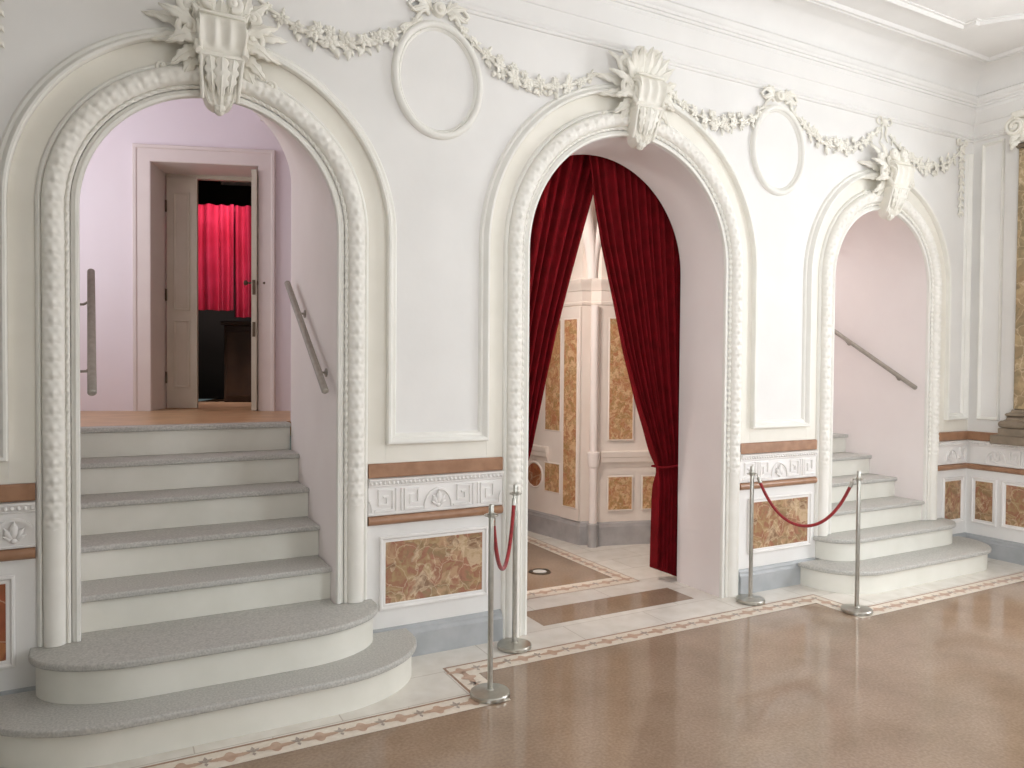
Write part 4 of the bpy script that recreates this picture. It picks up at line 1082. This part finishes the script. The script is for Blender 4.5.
P = [V((3.50 - c1 + .128 + .24 * (k / 20), -.055 - .012 * sin(pi * k / 20), .868 + .028 * (k / 20) ** 2)) for k in range(21)]
P += [V((3.875 - c1, -.02, .90)), V((3.87 - c1, .05, .90))] + [V((3.50 - c1 + .128 + .24 * (k / 8), .05 + .008 * sin(pi * k / 8), .868 + .028 * (k / 8) ** 2)) for k in range(8, -1, -1)]
b.tube(P, .008, 8, closed=True); b.build('tie_back', VELVET, root, 60)
root = thing('velvet_curtain', 'dark red velvet curtain gathered behind the jamb beside the rope stanchions', 'curtain', (c1, YC + .10, 0))
cloth(lambda v: 2.15 - c1, lambda v: Lx(v) - c1, .03, ZTOP, lambda v: depR(v), 12, None, 220, 110, 33).build('cloth', VELVET, root, 80)
b = MB(); b.tube([V((2.14 - c1, -.05, .90)), V((2.30 - c1, -.062, .885)), V((2.45 - c1, -.05, .868)), V((2.46 - c1, .03, .868)), V((2.30 - c1, .06, .885)), V((2.14 - c1, .05, .90))], .011, 8, closed=True); b.build('tie_back', VELVET, root, 60)
root = thing('curtain_pole', 'dark pole behind the middle arch carrying both red velvet curtains', 'curtain pole', (c1, YC + .05, ZTOP + .022))
b = MB(); b.tube([(-.95, 0, 0), (0, 0, 0), (.95, 0, 0)], .018, 12); b.build('pole', STEELD, root)
for sx in (-1, 1): b = MB(); b.ball((sx * .965, 0, 0), .03); b.build('finial', STEELD, root)

# ------------------------------------------------------------------ stanchions and ropes
ST = [(1.636, -.668, 'polished steel stanchion standing in front, between the landing stairs and middle arch'), (2.041, -.172, 'steel stanchion close to the middle arch surround, beside the landing stairs rope'),
      (3.899, -.172, 'steel stanchion close to the middle arch, behind the long sagging rope'), (4.371, -.652, 'steel stanchion standing in front of the corner stairs')]
ST[0] = (1.636, -.668, 'polished steel stanchion out on the mosaic corner near the landing stairs')
def stanchion(x, y, label, proto=None):
    root = thing('rope_stanchion', label, 'stanchion', (x, y, 0.0028), 'steel rope stanchions')
    def part(nm, f):
        if proto: 
            s = [ch for ch in proto.children if ch.name.split('.')[0] == nm][0]; o = s.copy(); COL.objects.link(o); o.parent = root
        else: b = MB(); f(b); b.build(nm, STEEL, root, 35)
    part('base', lambda b: b.lathe([(.094, 0), (.098, .003), (.098, .018), (.094, .023), (.05, .027), (.022, .030), (.016, .036), (0, .036)], n=48))
    part('pole', lambda b: b.lathe([(.0135, .034), (.0135, .93), (.012, .936), (0, .937)], n=24))
    part('ring_collar', lambda b: (b.lathe([(.0137, .872), (.019, .874), (.019, .894), (.0137, .896)], n=24), b.tube([(.033 * cos(a), .033 * sin(a), .884) for a in [2 * pi * k / 20 for k in range(20)]], .0035, 6, closed=True)))
    return root
p0 = stanchion(*ST[0])
for s in ST[1:]: stanchion(*s, proto=p0)
def rope(a, c, zlow, label):
    A, B = V((a[0], a[1], .884)), V((c[0], c[1], .884)); d = (B - A); d.z = 0; L = d.length; d.normalize()
    A = A + d * .033; B = B - d * .033
    root = thing('barrier_rope', label, 'rope', A, 'red barrier ropes')
    n = 40; pts = []
    for k in range(n + 1):
        t = k / n; s = 2 * t - 1
        z = (math.cosh(1.9 * s) - math.cosh(1.9)) / (math.cosh(1.9) - 1)
        pts.append(V(((B - A).x * t, (B - A).y * t, (.884 - zlow) * z)))
    m = 1
    b = MB(); b.tube(pts[m:n - m + 1], .0108, 12); b.build('rope', ROPE, root, 60)
    for sl in (pts[:m + 1], pts[::-1][:m + 1]):
        b = MB(); b.tube([sl[0].lerp(sl[1], .45), sl[0].lerp(sl[1], 1.35)], .0128, 12); b.tube([sl[0], sl[0].lerp(sl[1], .25), sl[0].lerp(sl[1], .5)], .005, 8); b.ball(sl[0], .007); b.build('end_hook', STEEL, root, 60)
rope(ST[0], ST[1], .545, 'short red velvet rope seen foreshortened between the stanchions by the landing stairs')
rope(ST[2], ST[3], .550, 'long sagging red rope across the tan breccia panel by the corner stairs')

# ------------------------------------------------------------------ camera
f_px, yaw, pit, rol = 746.3, radians(28.437), radians(-1.2), radians(.451)
fw = V((sin(yaw) * cos(pit), cos(yaw) * cos(pit), sin(pit))); rt = V((cos(yaw), -sin(yaw), 0)); up = rt.cross(fw)
rt, up = rt * cos(rol) + up * sin(rol), up * cos(rol) - rt * sin(rol)
cam = bpy.data.cameras.new('camera'); cam.sensor_width = 36; cam.lens = f_px / 1024 * 36; cam.clip_start = .02
co = bpy.data.objects.new('camera', cam); COL.objects.link(co)
co.matrix_world = Matrix(((rt.x, up.x, -fw.x, 0), (rt.y, up.y, -fw.y, -3.889), (rt.z, up.z, -fw.z, 1.6), (0, 0, 0, 1)))
scene.camera = co

# ------------------------------------------------------------------ light
def area(name, loc, target, sx, sy, energy, color=(1, 1, 1), spread=pi):
    l = bpy.data.lights.new(name, 'AREA'); l.shape = 'RECTANGLE'; l.size = sx; l.size_y = sy; l.energy = energy; l.color = color; l.spread = spread
    o = bpy.data.objects.new(name, l); COL.objects.link(o); o.location = loc
    o.rotation_euler = (V(target) - V(loc)).to_track_quat('-Z', 'Y').to_euler()
    return o
DAY = (.935, .965, 1)
area('window_daylight', (XR + .25, -2.6, 2.2), (XR - 2, -2.6, 2.2), 1.6, 2.5, 152, DAY)
area('window_daylight', (4.0, BACK - .3, 2.2), (4.0, 0, 2.2), 1.6, 2.5, 112, DAY)
area('window_daylight', (XL - .3, -5.1, 2.2), (4, -5.1, 2.2), 1.6, 2.5, 252, DAY)
area('landing_window', (-.95, 2.0, 2.7), (2, 2.0, 2.5), 1.2, 2.4, 21, (.96, 1, 1))
area('stair_fill', (5.5, 1.8, 4.2), (5.5, 1.8, 0), 1.0, .8, 66, (1, 1, 1))  # unseen fill light added to brighten the corner stair passage
area('vestibule_fill', (1.9, 1.0, 3.1), (3.9, 1.7, 1.1), .9, .6, 100, (1, .94, .87))  # added fill, out of view, to lift the vestibule walls
lp = MBK @ V((.45, .75, 4.1)); tg = MBK @ V((.4, 1.35, 2.7))
area('hall_curtain_fill', lp, tg, .5, .3, 10, (1, .85, .92), radians(70))  # added light aimed only at the satin curtain
wd = bpy.data.worlds.new('World'); scene.world = wd; wd.use_nodes = True
nt = wd.node_tree; bg = nt.nodes['Background']; sky = nt.nodes.new('ShaderNodeTexSky'); sky.sky_type = 'HOSEK_WILKIE'; sky.sun_direction = (.3, -.6, .7)
nt.links.new(sky.outputs['Color'], bg.inputs['Color']); bg.inputs['Strength'].default_value = .5

scene.view_settings.view_transform = 'Standard'; scene.view_settings.look = 'None'
scene.view_settings.gamma = 1; scene.view_settings.use_curve_mapping = False
scene.view_settings.exposure = 0
scene.cycles.use_denoising = True
scene.cycles.max_bounces = 8
scene.cycles.diffuse_bounces = 6
scene.cycles.sample_clamp_indirect = 4
